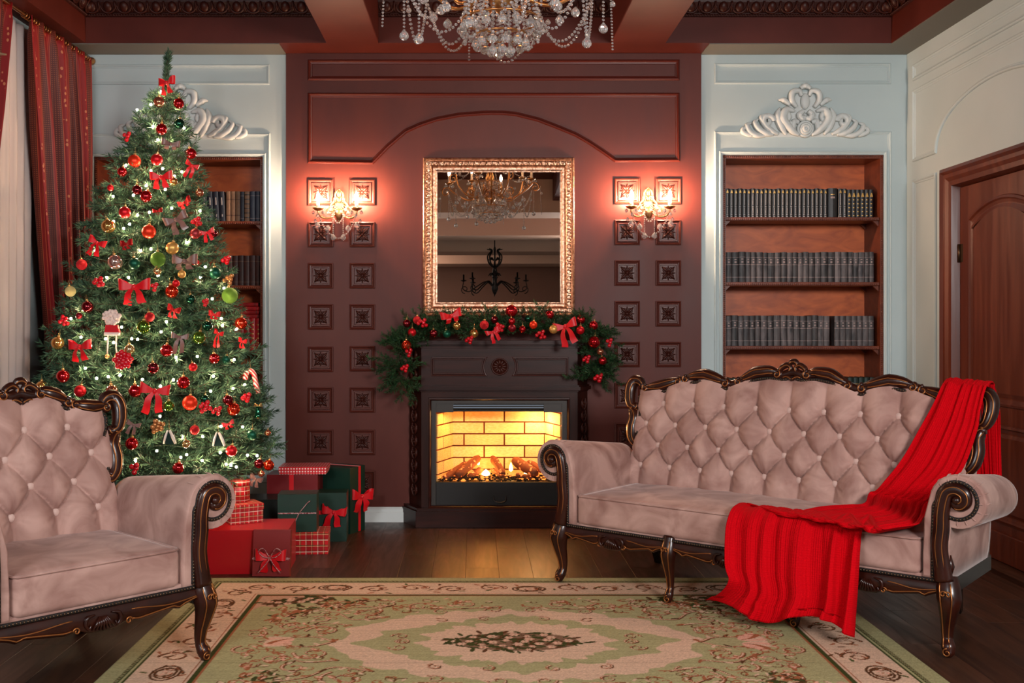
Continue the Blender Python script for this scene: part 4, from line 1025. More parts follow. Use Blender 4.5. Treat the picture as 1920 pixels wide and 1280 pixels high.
def TXZ(z): return TX + 0.02*max(0, (0.9-z)/0.5) + 0.075*min(1, max(0, (z-1.9)/0.6))
tree = thing('christmas_tree', 'tall green artificial Christmas tree with a bare tip, beside the fireplace', 'tree', (TX, TY, 0))
b = MB(); b.tube([(0,0,0.02),(0.0,0,1.0),(0.0,0,1.9),(0.075,0,2.5),(0.078,0,2.64)], [0.03,0.022,0.014,0.008,0.005], 8); obj('trunk', b, M['twig'], tree)
for k in range(4):
    a = k*PI/2+0.4; b = MB(); b.tube([(0.02*math.cos(a),0.02*math.sin(a),0.16),(0.16*math.cos(a),0.16*math.sin(a),0.06),(0.30*math.cos(a),0.30*math.sin(a),0.008)], [0.012,0.010,0.008], 6); obj('stand_leg', b, M['iron'], tree)
var = {}
def bmesh_for(L):
    key = max(0.12, round(L/0.06)*0.06); k2 = (round(key, 2), random.randrange(2))
    if k2 not in var: var[k2] = fir_branch(k2[0], int(k2[0]*1000)+k2[1], 'needle', bare=max(0.12, 1-0.42/k2[0]) if k2[0] > 0.5 else 0.14, side=4+int(k2[0]*8), twig=min(0.16, 0.07+k2[0]*0.22), nl=0.040, per=460, nw=0.0026)
    return var[k2], L/k2[0]
z = 0.47; lev = 0; cnt = 0
while z < 2.50:
    Rz = TR(z); n = max(5, int(2*PI*Rz/0.155)); 
    for k in range(n):
        a = 2*PI*(k + 0.5*(lev % 2) + random.uniform(-0.25, 0.25))/n
        if math.sin(a) > 0.55 and random.random() < 0.45: continue
        el = random.uniform(-0.12, 0.28) + 0.25*max(0, z-2.0)
        L = Rz*random.uniform(0.88, 1.05)/max(0.6, math.cos(el)) 
        me, sc = bmesh_for(L)
        link('fir_branch', me, tree, (TXZ(z)-TX, 0, z - L*math.sin(el)*0.75), (random.uniform(-0.5, 0.5), -el, a), (sc, 1, 1)); cnt += 1
    z += 0.086 if z < 2 else 0.07; lev += 1
me = fir_branch(0.26, 5, 'needle', bare=0.02, side=0, nl=0.036, per=1500, nw=0.0026)
link('tree_tip', me, tree, (0.076, 0, 2.42), (0, -PI/2, 0)); link('tree_tip', me, tree, (0.076, 0, 2.42), (0, -PI/2+0.02, 1.5))

def tree_pt(px, py, out=0.0):
    """front surface point of the tree's cone on the sight line through a pixel"""
    Y = TY - 0.3
    for _ in range(30):
        p = at(px, py, Y); r_ = TR(p.z)*0.97 + out; dx = p.x - TXZ(p.z)
        Yn = TY - math.sqrt(max(r_*r_ - dx*dx, (0.06)**2))
        Y = 0.5*Y + 0.5*Yn
    return at(px, py, Y)

# ---- ornaments
def bmat(name, c, kind):
    if kind == 'glitter': return mat(name, srgb(*c), 0.45, 0.5, col2=tuple(min(1, x*2.2+0.03) for x in srgb(*c)), nscale=(320,320,320), bump=0.8, bscale=420)
    if kind == 'matte': return mat(name, srgb(*c), 0.38, 0.55)
    return mat(name, srgb(*c), 0.10, 0.85, coat=0.4)
COL = {'red':(196,14,28),'dark red':(120,8,26),'orange-red':(226,52,20),'gold':(206,156,84),'dark green':(8,78,56),'bright green':(96,140,44),'copper':(196,120,90),'silver-pink':(206,170,160),'pale gold':(212,180,124),'dull red':(150,44,48)}
bm_cache = {}
M['cap'] = mat('ornament_cap_gold', srgb(206,168,110), 0.3, 0.9)
cap_b = MB(); cap_b.lathe([(0.0075,0),(0.0075,0.006),(0.005,0.009),(0,0.0095)], 10); cap_me = cap_b.mesh('cap', M['cap'])
hk_b = MB(); hk_b.tube([(0.004*math.cos(t), 0, 0.014+0.005*math.sin(t)) for t in np.linspace(0, 2*PI, 11)[:-1]], 0.0007, 4, closed=True); hk_b.tube([(0,0,0.018),(0.001,0,0.036)], 0.0006, 4); hook_me = hk_b.mesh('hook', M['cap'])
def bauble(px, py, rpx, colour, style, where, group, p=None, cat='bauble'):
    p = p if p is not None else tree_pt(px, py, 0.05); r = rpx*p.y/F
    key = (colour, style)
    if key not in bm_cache:
        b = MB()
        if style == 'ribbed':
            P = []
            for i in range(15):
                t = PI*i/14; P.append([((1-0.05*(0.5+0.5*math.cos(12*2*PI*j/48)))*math.sin(t)*math.cos(2*PI*j/48), (1-0.05*(0.5+0.5*math.cos(12*2*PI*j/48)))*math.sin(t)*math.sin(2*PI*j/48), math.cos(t)) for j in range(48)])
            b.grid(P, 0, True, closev=True)
        else: b.ball((0,0,0), 1.0, 24, 14)
        bm_cache[key] = b.mesh('bauble', bmat('bauble_%s_%s' % (colour.replace(' ', '_'), style), COL[colour], style))
    sl = {'plain': 'shiny', 'ribbed': 'ribbed', 'glitter': 'glittery', 'matte': 'satin'}[style]
    o = link('bauble', bm_cache[key], None, p, (random.uniform(-0.2,0.2), random.uniform(-0.2,0.2), random.uniform(0,6)), (r, r, r))
    tag(o, '%s %s bauble %s' % (sl, colour, where), cat, group)
    k = 1.0/r; link('cap', cap_me, o, (0,0,0.97), None, (k*min(1, r/0.03),)*3); link('hook', hook_me, o, (0,0,1.0), None, (k*min(1, r/0.03),)*3)
    return o
def ribbon_mesh(center, width_dir, w0, w1, name, m, thick=0.0008):
    P = []; n = len(center)
    for i, c in enumerate(center):
        t = i/(n-1); w_ = np.interp(t, np.linspace(0,1,len(w0)), w0)/2; d = np.array(width_dir[i] if isinstance(width_dir, list) else width_dir, float)
        P.append([np.array(c)-d*w_, np.array(c), np.array(c)+d*w_])
    b = MB(); b.grid(P, 0, True); return b.mesh(name, m, recalc=False)
M['rib_red'] = mat('red_satin_ribbon', srgb(206,8,24), 0.4, sheen=0.3); M['rib_brown'] = mat('taupe_satin_ribbon', srgb(118,84,78), 0.32, sheen=0.4); M['rib_glit'] = mat('red_glitter_ribbon', srgb(200,16,30), 0.4, 0.5, bump=0.8, bscale=300)
bowp = {}
def bow(px, py, wpx, colour, where, group, p=None, tail=1.0, rotv=0.0):
    p = p if p is not None else tree_pt(px, py, 0.055); s = wpx*p.y/F     # full width of the loops
    m = M[{'red': 'rib_red', 'taupe': 'rib_brown', 'red glitter': 'rib_glit'}[colour]]
    key = colour
    if key not in bowp:
        def lp(s_):
            t = np.linspace(0, 1, 13); c = [(s_*0.5*math.sin(x*PI)**0.8, -0.12*math.sin(2*PI*x)+0.0, 0.10*math.sin(x*PI)) for x in t]
            return ribbon_mesh(c, (0.05*s_, 0, 1), [0.10,0.28,0.36,0.36,0.36,0.28,0.10], None, 'loop', m)
        def tl(s_):
            t = np.linspace(0, 1, 9); c = [(s_*(0.30*x+0.06*math.sin(x*5)), -0.05*math.sin(x*4)-0.03, -0.62*x) for x in t]
            return ribbon_mesh(c, [(1, -0.35*math.sin(x*5), 0.25*s_) for x in t], [0.08,0.2,0.24,0.24], None, 'tail', m)
        kb = MB(); kb.ball((0,-0.03,0), 0.09, 10, 8, (0.85,0.9,1.1))
        bowp[key] = (lp(-1), lp(1), tl(-1), tl(1), kb.mesh('knot', m))
    a, b_, c, d, k = bowp[key]
    t = thing('ribbon_bow', '%s ribbon bow %s' % (colour, where), 'bow', p, random.uniform(-0.4, 0.4), group)
    t.rotation_euler[1] = rotv or random.uniform(-0.45, 0.45); t.rotation_euler[2] = random.uniform(-0.7, 0.7); t.scale = (s, s, s)
    for nm, me in (('loop', a), ('loop', b_)): link(nm, me, t)
    if tail: link('tail', c, t, None, None, (1, 1, tail)); link('tail', d, t, None, None, (1, 1, tail*0.9))
    link('knot', k, t); return t
M['berry'] = mat('red_berry', srgb(190,8,26), 0.22, coat=0.5); M['gberry'] = mat('gold_berry', srgb(190,130,80), 0.3, 0.7)
bb_ = MB(); bb_.ball((0,0,0), 1, 10, 8); berry_me = bb_.mesh('berry', M['berry']); bb_ = MB(); bb_.ball((0,0,0), 1, 10, 8); gberry_me = bb_.mesh('berry', M['gberry'])
def berries(px, py, n, spread, rpx, where, group, p=None, gold=False):
    p = p if p is not None else tree_pt(px, py, 0.05); k = p.y/F
    t = thing('berry_sprig', '%s berry sprig %s' % ('gold' if gold else 'red', where), 'berries', p, 0, group)
    r = rpx*k; tw = MB()
    for i in range(n):
        a = 2.4*i; q = Vector((spread*k*math.sqrt((i+0.4)/n)*math.cos(a), random.uniform(-0.01, 0.006), spread*k*math.sqrt((i+0.4)/n)*math.sin(a)))
        link('berry', gberry_me if gold else berry_me, t, q, None, (r, r, r)); tw.tube([(0,0.02,-0.01), q*0.9+Vector((0,0.005,0))], 0.0008, 3)
    obj('stem', tw, M['twig'], t); return t
TG = 'baubles on the Christmas tree'
B = [ # px, py, r, colour, style, where
 (298,191,10,'copper','plain','just below the red bow at the tree top'),(335,194,10,'red','plain','near the tree top, level with the copper one'),
 (336,232,10,'dark green','plain','highest dark green one on the tree, right of centre'),(303,242,10.5,'red','plain','in the tree centre below the copper one'),
 (358,288,10.5,'red','plain','above the hanging red ribbon on the upper right of the tree'),(252,302,12,'orange-red','matte','highest orange-red one, on the left of the tree'),
 (294,299,11,'red','matte','right of the highest orange-red bauble on the tree'),(229,322,9,'red','plain','at the left edge under the highest orange-red bauble'),
 (325,340,8,'gold','plain','highest gold one on the tree, right of the red bow'),(257,356,9.5,'dark red','plain','highest dark red one on the tree'),
 (274,368,11,'red','plain','right below the highest dark red bauble'),(207,352,6,'red','matte','tiny one at the left edge of the upper tree'),
 (374,361,8,'copper','plain','at the right edge of the tree beside the navy books'),(234,398,11,'red','matte','alone on the left above the large gold bauble'),
 (203,424,13,'gold','plain','large one at the left edge above the red bow'),(279,434,13,'orange-red','matte','in the middle of the tree left of the taupe bow'),
 (366,438,10,'dull red','matte','left of the upright red bow on the right side'),(401,438,7,'dark red','plain','tiny one right of the upright red bow'),
 (323,465,12,'gold','matte','in the tree centre above the glittery green ball'),(216,491,14,'silver-pink','plain','the only silvery one, left middle of the tree'),
 (252,494,11,'dark green','matte','right of the silvery bauble on the left'),(296,486,14,'bright green','glitter','left of the taupe bow in the tree centre'),
 (153,496,10,'red','glitter','at the left edge beside the curtain, middle of tree'),(295,508,8,'pale gold','plain','just under the glittery green ball in the centre'),
 (341,514,7.5,'gold','matte','small one under the taupe bow in the centre'),(404,512,11,'dark green','matte','at the right edge above the glittery green one'),
 (322,546,12.5,'orange-red','plain','in the tree centre right of the large red bow'),(330,531,7,'red','matte','small one on top of the central orange-red bauble'),
 (132,546,10,'pale gold','glitter','at the left edge beside the curtain'),(164,575,11,'dark red','plain','on the left above the pompom ornament'),
 (358,561,9,'dark green','plain','right of centre, left of the glittery green one'),(431,554,15,'bright green','glitter','large one at the right edge beside the bookcase'),
 (269,613,13,'bright green','plain','right of the pompom ornament in the tree middle'),(281,594,9,'red','glitter','touching the shiny green one beside the pompom ornament'),
 (389,611,9.5,'dark green','plain','left of the red ribbon on the right side'),(452,606,11.5,'orange-red','plain','at the right edge in front of the red books'),
 (373,633,12,'bright green','plain','on the right side beside the hanging red ribbon'),(108,643,12,'gold','plain','at the left edge beside the sheer curtain'),
 (243,655,10,'pale gold','plain','in the centre above the red berry cluster'),(312,657,12,'red','ribbed','in the tree centre below the taupe ribbon'),
 (287,690,11,'dark red','plain','in the lower centre right of the berry cluster'),(402,672,10,'red','ribbed','on the right between light bulbs'),
 (424,674,8,'dark green','matte','small one right of the ribbed red bauble'),(118,705,12,'red','plain','at the left edge above the armchair back'),
 (78,725,11,'gold','plain','leftmost of all, just above the armchair crest'),(150,733,11,'red','matte','above the armchair crest, left of the copper bauble'),
 (210,732,11,'copper','plain','above the armchair crest, between two red baubles'),(253,733,12,'red','ribbed','left of the big lower red bow'),
 (344,717,12,'red','plain','in the lower middle above the biggest orange-red bauble'),(316,761,10,'bright green','plain','behind the tail of the big lower red bow'),
 (356,755,14,'orange-red','matte','biggest orange-red one, lower middle of the tree'),(427,750,10,'dark red','plain','on the lower right above an orange-red one'),
 (438,767,12,'orange-red','plain','on the lower right beside the bell'),(384,748,8,'dark green','plain','small one right of the biggest orange-red bauble'),
 (247,831,12,'red','plain','next to the carved side of the armchair back'),(365,806,9,'red','glitter','in the lower middle between two ski ornaments'),
 (473,815,10,'dark green','matte','lowest dark green one at the right edge'),(502,811,6,'copper','plain','tiny one at the far right edge of the lower tree'),
 (434,845,10.5,'red','matte','on the lower right above three light bulbs'),(334,877,11,'red','ribbed','lowest one, above the armchair arm'),
 (486,869,9,'dark red','plain','bottom right just above the gift boxes'),(504,872,10,'orange-red','plain','bottom right corner of the tree above the dotted gift'),
 (349,832,8,'pale gold','plain','in the lower middle beside a ski ornament'),(148,592,6,'dark red','matte','tiny one left of the pompom ornament'),
 (362,688,8,'red','matte','small one in the lower right above the shiny red one'),(490,888,6,'copper','plain','lowest copper one, beside the taupe ribbon'),
]
for (px, py, r, c, s_, wh) in B: bauble(px, py, r, c, s_, wh, TG)
BG = 'ribbon bows on the Christmas tree'
for (px, py, w_, c, wh, tl) in [(313,155,40,'red','at the very top of the tree',0.9),(302,332,44,'red','in the upper tree centre, wide tails',0.8),(360,310,26,'red','on the upper right with a long tail',1.6),
  (346,380,30,'red glitter','on the upper right of centre',0.5),(295,396,22,'red glitter','small, in the centre above the orange-red bauble',0),(330,412,46,'taupe','highest taupe one, in the tree centre',0.9),
  (388,436,28,'red','standing upright at the right edge',1.0),(182,455,36,'red','at the left edge beside the curtain',1.2),(237,458,32,'red glitter','on the left above the silvery bauble',0.5),
  (346,490,52,'taupe','wide, right of the glittery green ball',0.5),(252,538,60,'red','large, above the pompom ornament',0.9),(326,581,32,'red glitter','in the tree middle below the orange-red bauble',0.8),
  (402,590,28,'red','on the right beside the dark green bauble',0.5),(410,625,24,'red','hanging long on the right of the shiny green bauble',1.9),(150,650,50,'red','large, on the lower left of the tree',0.9),
  (337,632,32,'taupe','in the centre above the ribbed red bauble',1.6),(290,733,54,'red','large, lower middle, long broad tail',1.3),(320,270,34,'taupe','in the upper tree below the red bauble',0.5),
  (428,795,24,'red','small, on the lower right of the tree',0.6),(480,898,26,'taupe','at the bottom right beside the gifts',1.0),(250,796,26,'taupe','beside the carved armchair back',1.2),(455,640,22,'red','at the right edge below the orange-red bauble',1.0)]:
    bow(px, py, w_, c, wh, BG, tail=tl)
RG = 'berry sprigs on the Christmas tree'
for (px, py, n, sp, r, wh, g) in [(237,256,4,8,4,'at the upper left edge of the tree',0),(369,415,6,8,4.5,'right of the highest taupe bow',0),(363,487,6,9,4.5,'right of the wide taupe bow',0),(425,487,5,7,4.5,'at the right edge before the brown books',0),
  (185,528,6,10,4.5,'left of the large red bow',0),(385,567,4,6,4,'on the right near the dark green bauble',0),(289,538,4,7,4,'right of the large red bow',0),(230,675,22,16,5,'biggest one, a grape-like cluster, below the pompom ornament',0),
  (385,760,8,12,4.5,'right of the biggest orange-red bauble',0),(408,770,5,8,4,'lower right, left of the orange-red bauble',0),(252,878,4,9,5,'lowest one, behind the armchair arm',0),(463,745,5,8,4.5,'at the right edge below the candy cane',0),
  (120,602,7,9,4,'at the left edge over two light bulbs',0),(294,799,9,12,4.5,'beside the armchair back in the lower tree',1),(430,524,5,10,4.5,'at the right edge beside the dark green bauble',1)]:
    berries(px, py, n, sp, r, wh, RG, gold=bool(g))
# felt bag ornament with dangling cords
M['felt_w'] = mat('cream_felt', srgb(226,200,190), 0.9, bump=0.3, bscale=300); M['felt_r'] = mat('red_felt', srgb(190,16,30), 0.9)
p = tree_pt(210, 600, 0.05); t = thing('felt_ornament', 'fluffy cream pompom ornament over a red felt band with two dangling cords', 'ornament', p); k = p.y/F
fb2 = MB()
for i_ in range(46):
    a_ = 2.4*i_; q_ = math.sqrt((i_+0.5)/46); fb2.ball((16*k*q_*math.cos(a_), random.uniform(-0.012, 0.004), (5+13*q_*math.sin(a_))*k), random.uniform(3.2, 4.6)*k, 8, 6)
obj('fluffy_body', fb2, M['felt_w'], t)
fb2 = MB(); fb2.prism([(-11*k,-9*k),(11*k,-9*k),(15*k,-24*k),(-13*k,-24*k)], -0.010, 0.010, lambda a, c, h: (a, h, c)); obj('felt_skirt', fb2, M['felt_r'], t)
fb2 = MB(); fb2.cbox(-14*k, 15*k, -0.012, 0.012, -29*k, -22*k, 0.004); obj('felt_hem', fb2, M['felt_w'], t)
for s_ in (-8, 8):
    fb2 = MB(); fb2.tube([(s_*k,0,-29*k),(s_*k,-0.002,-50*k),(s_*k*1.1,0,-66*k)], 0.0035, 6); o = obj('cord', fb2, M['felt_w'], t)
    fb2 = MB(); fb2.ball((s_*k*1.1,0,-68*k), 0.012, 10, 8); obj('bell', fb2, M['cap'], o)
# candy cane, skis, bell
m, N, L_, bs = nodes_mat('candy_stripe', 0.3); tc = N.new('ShaderNodeTexCoord'); wv = N.new('ShaderNodeTexWave'); wv.inputs['Scale'].default_value = 28; wv.bands_direction = 'DIAGONAL'; L_.new(tc.outputs['Object'], wv.inputs[0])
L_.new(mixc(N, L_, mathn(N, L_, 'GREATER_THAN', wv.outputs[1], 0.5), srgb(224,190,180), srgb(200,14,26)), bs.inputs['Base Color']); M['candy'] = m
p = tree_pt(476, 705, 0.03); t = thing('candy_cane', 'red and white striped candy cane hanging at the right edge of tree', 'candy cane', p); k = p.y/F
b = MB(); b.tube([(q[0]*k, 0, q[1]*k) for q in catmull([(-16,-6),(-14,6),(-6,10),(0,4),(3,-10),(8,-32)], 6)], 5*k, 8); obj('cane', b, M['candy'], t)
b = MB(); b.tube([(-6*k,0,15*k),(-8*k,0,32*k)], 0.001, 4); obj('string', b, M['cap'], t)
M['skiw'] = mat('white_wood', srgb(226,216,206), 0.5); M['skid'] = mat('dark_green_felt', srgb(14,40,36), 0.9)
for (px, py, wh) in ((317,818,'left of two, beside the red berry-like bauble'),(409,822,'right of two, near the lower right bulbs')):
    p = tree_pt(px, py, 0.04); t = thing('ski_ornament', 'tiny white skis on dark felt, ' + wh, 'ornament', p, 0, 'ski ornaments'); k = p.y/F
    b = MB(); b.prism([(-14*k,-14*k),(14*k,-14*k),(10*k,6*k),(0,12*k),(-10*k,6*k)], -0.004, 0.004, lambda a, c, h: (a, h, c)); obj('felt_backing', b, M['skid'], t)
    for s_ in (-1, 1):
        b = MB(); b.tube([(s_*2*k,-0.008,12*k),(s_*(6+3*(s_ > 0))*k,-0.012,-2*k),(s_*(9+4*(s_ > 0))*k,-0.010,-13*k)], [0.004,0.006,0.004], 6, ell=1.5); obj('ski', b, M['skiw'], t)
    b = MB(); b.tube([(0,0,12*k),(0,0,30*k)], 0.001, 4); obj('string', b, M['cap'], t)
p = tree_pt(484, 772, 0.03); t = thing('bell_ornament', 'small green bell with gold bow at the right edge of tree', 'bell', p); k = p.y/F
b = MB(); b.lathe([(0.002,10*k),(4*k,9*k),(5*k,2*k),(6*k,-5*k),(9*k,-10*k),(8*k,-10*k),(0,-4*k)], 14); obj('bell', b, bmat('bell_green', COL['dark green'], 'plain'), t)
b = MB(); b.ball((0,0,-11*k), 2.4*k, 8, 6); obj('clapper', b, M['cap'], t)
b = MB()
for s_ in (-1, 1): b.tube([(0,0,11*k),(s_*6*k,-0.004,16*k),(s_*8*k,0,11*k),(0,0,11*k)], 1.3*k, 5)
obj('bow', b, M['cap'], t)

# fairy lights: one cable, many bulbs
M['fairy'] = mat('fairy_bulb', (1,0.8,0.6), 0.4, emit=(1.0,0.70,0.42), estr=320)
LT = [(257,206),(303,172),(283,196),(332,199),(287,237),(296,262),(320,269),(341,322),(283,320),(305,316),(274,348),(212,368),(250,366),(327,330),(310,355),(322,390),(280,398),(258,403),(213,415),(243,420),(232,428),(178,470),(283,467),(241,520),(296,516),(350,455),(376,520),(133,597),(147,590),(312,603),(228,613),(302,622),(198,635),(213,642),(247,635),(258,636),(170,648),(152,632),(370,668),(439,674),(415,597),(417,610),(443,618),(181,709),(203,706),(225,703),(267,711),(301,724),(459,721),(395,733),(437,728),(130,745),(342,817),(380,818),(414,799),(294,845),(339,857),(379,863),(413,848),(254,863),(464,853),(482,854),(424,870),(433,872),(443,875),(325,712),(350,852),(398,560),(420,540),(385,500),(264,470),(200,520),(236,310),(345,240),(375,395),(160,690),(330,670),(400,705),(300,780),(455,800)]
fl_b = MB(); fl_b.ball((0,0,0), 0.0065, 8, 6); fb_me = fl_b.mesh('fairy_bulb', M['fairy'])
P0 = tree_pt(303, 172, 0.0)
fl = thing('fairy_lights', 'string of warm white fairy lights wound around the Christmas tree', 'string lights', (TX, TY, 0))
pts = [tree_pt(a, c, 0.012) for a, c in LT]
for q in pts: link('bulb', fb_me, fl, q - Vector((TX, TY, 0)))
b = MB(); sp_ = []
for i in range(520):
    f = i/519; z_ = 2.42 - 1.95*f; a = f*2*PI*15; r_ = TR(z_)*0.93
    sp_.append((TXZ(z_)-TX + r_*math.cos(a), r_*math.sin(a), z_ + 0.01*math.sin(i*1.7)))
b.tube(sp_, 0.0016, 4); obj('cable', b, mat('green_cable', srgb(20,44,30), 0.6), fl)

# ================================================================ GARLAND ON THE MANTEL
gar = thing('pine_garland', 'green pine garland draped over the mantel shelf', 'garland', (fx(937), YF, fz(638)))
g0 = Vector(gar.location)
gpath = catmull([tuple(at(*q)) for q in ((755,712,6.27),(748,680,6.26),(752,645,6.26),(770,620,6.27),(810,616,6.28),(870,617,6.28),(937,614,6.28),(1000,614,6.28),(1060,614,6.28),(1105,618,6.27),(1124,645,6.26),(1122,680,6.26),(1116,706,6.27))], 10)
b = MB(); b.tube([tuple(Vector(p)-g0) for p in gpath], 0.008, 5); obj('wire_core', b, M['twig'], gar)
gv = [fir_branch(L, 90+i, 'needle2', bare=0.05, side=5, twig=0.10, nl=0.030, per=560) for i, L in enumerate((0.12, 0.15, 0.18, 0.20))]
n_g = len(gpath); kk = 0
for i in range(190):
    f = random.random(); q = Vector(gpath[min(n_g-1, int(f*n_g))]); tq = Vector(gpath[min(n_g-1, int(f*n_g)+1)]) - Vector(gpath[max(0, int(f*n_g)-1)])
    edge = f < 0.17 or f > 0.83
    d = Vector((random.gauss(0, 1), random.gauss(-0.55, 0.55), random.gauss(0.2 if not edge else -0.1, 0.8)))
    d = d.normalized() + tq.normalized()*random.uniform(-0.7, 0.7)
    if d.y > 0.15: d.y = -d.y*0.5
    if d.z < -0.2 and not edge: d.z = -0.12
    if edge: d.y *= 0.6
    eul = d.to_track_quat('X', 'Z').to_euler()
    s_ = random.uniform(0.6, 0.9)
    link('fir_branch', gv[i % 4], gar, q - g0, eul, (s_, s_, s_))
GG = 'baubles on the mantel garland'
GY = 6.13
for (px, py, r, c, s_, wh) in [(762.6,606,7.5,'dark red','plain','leftmost on the garland top'),(782,600,7.5,'red','glitter','second from left on the garland top'),(772.6,623,8,'red','matte','below the first two at the garland left'),
  (813,625,7.5,'dark red','plain','above the mantel left end, left of the green one'),(838,626,7.5,'dark green','matte','on the left half of the mantel garland'),(856.5,611,7.5,'gold','plain','beside the left bow on the garland'),
  (762,647,9.5,'orange-red','plain','on the left hanging end of the garland'),(889,625,8.5,'gold','ribbed','on the garland left of the middle bow'),(908,609,8.5,'red','glitter','on the garland above the middle bow'),
  (927,599,7,'dark red','plain','on the garland left of the topmost bauble'),(959,583,11.5,'red','ribbed','topmost on the garland, overlapping the mirror frame'),(959.6,602,6.5,'red','plain','right under the topmost garland bauble'),
  (960,615,7.5,'dark red','matte','third down below the topmost garland bauble'),(979.5,617,6.5,'red','plain','small, between dark red and orange-red ones on garland'),(990,597,6.5,'dark green','plain','small, on the right half of the mantel garland'),
  (1000,609,7.5,'orange-red','matte','on the right half of the mantel garland'),(1030,590,8.5,'red','ribbed','on the garland at the mirror frame lower right'),(1038,617,8.5,'gold','matte','on the garland just left of the right bow'),
  (1089,599,8.5,'red','plain','upper of two right of the right garland bow'),(1088,619,8,'red','matte','lower of two right of the right garland bow'),(1113,610,8.5,'red','plain','at the garland right shoulder'),
  (1114,641,11.5,'red','ribbed','large, on the right hanging end of garland'),(1125.6,659,6.5,'copper','plain','small, on the right hanging end of garland'),(1130,676,8,'red','plain','lowest on the right hanging end of garland')]:
    bauble(px, py, r, c, s_, wh, GG, p=at(px, py, GY + (0.06 if py < 600 else 0) - (0.0 if 790 < px < 1085 else -0.02)))
for (px, py, n, sp, r, wh) in [(792,605,6,9,3.5,'on the garland top left'),(766,661,4,7,3.5,'under the orange-red garland bauble'),(760,690,5,7,3.5,'at the tip of the left garland end'),(881,637,5,7,3.5,'hanging over the mantel edge left of middle bow'),
  (935,615,9,9,3.5,'above the middle garland bow'),(1014,627,6,9,3.5,'on the garland left of the right gold bauble'),(1142,642,4,7,3.5,'at the far right of the garland'),(1101,673,5,7,3.5,'inside the right garland end'),(1123,708,5,8,4,'at the tip of the right garland end')]:
    berries(px, py, n, sp, r, wh, 'berry sprigs on the garland', p=at(px, py, 6.12))
for (px, py, w_, wh, tl) in [(846,592,42,'on the garland left, against the mirror frame',0.5),(924,622,28,'in the middle of the garland',1.2),(1060,612,46,'big, hanging over the mantel right end',1.3)]:
    bow(px, py, w_, 'red', wh, 'ribbon bows on the garland', p=at(px, py, 6.11), tail=tl)
# ================================================================ CARVED VELVET SEATS
nail_b = MB(); nail_b.ball((0,0,0), 0.0048, 6, 4)
btn_b = MB(); btn_b.ball((0,0,0), 0.0155, 14, 8, (1,0.5,1))
btn_me = btn_b.mesh('tuft_button', M['velvet_highlight'])
def resample(P, sp):
    A = np.array([tuple(p) for p in P], float); s = np.concatenate([[0], np.cumsum(np.linalg.norm(np.diff(A, axis=0), axis=1))]); n = max(2, int(s[-1]/sp))
    t = np.linspace(0, s[-1], n); return np.stack([np.interp(t, s, A[:, i]) for i in range(3)], 1)
def nails(path, t, name='nailhead_trim', sp=0.0115, nrm=(0,-1,0)):
    b = MB(); R_ = resample(path, sp)
    b.tube(R_, 0.0075, 6, mi=1, ell=0.5, up=nrm)
    for p in R_: b.ball(p + np.array(nrm)*0.003, 0.0046, 6, 4)
    return tag(obj(name, b, [M['nail'], M['nailstrip']], t), kind='stuff')
def rounded_box(x0, x1, y0, y1, z0, z1, r, crown=0.0, n=18):
    b = MB(); c = np.array([(x0+x1)/2, (y0+y1)/2, (z0+z1)/2]); h = np.array([(x1-x0)/2, (y1-y0)/2, (z1-z0)/2]); inn = h - r
    g = np.linspace(-1, 1, n+1); g = np.sign(g)*(1-(1-np.abs(g))**1.6)
    for ax in range(3):
        o1, o2 = [i for i in range(3) if i != ax]
        for s_ in (-1, 1):
            P = []
            for u in g:
                row = []
                for v in g:
                    q = np.zeros(3); q[ax] = s_*h[ax]; q[o1] = u*h[o1]; q[o2] = v*h[o2]
                    k = np.clip(q, -inn, inn); d = q-k; L = np.linalg.norm(d); p = k + (d/L*r if L > 1e-9 else 0)
                    if crown and p[2] > 0: p[2] += crown*(1-(p[0]/h[0])**4)*(1-(p[1]/h[1])**4)*(p[2]/h[2])
                    row.append(c+p)
                P.append(row)
            b.grid(P, 0, True)
    return b
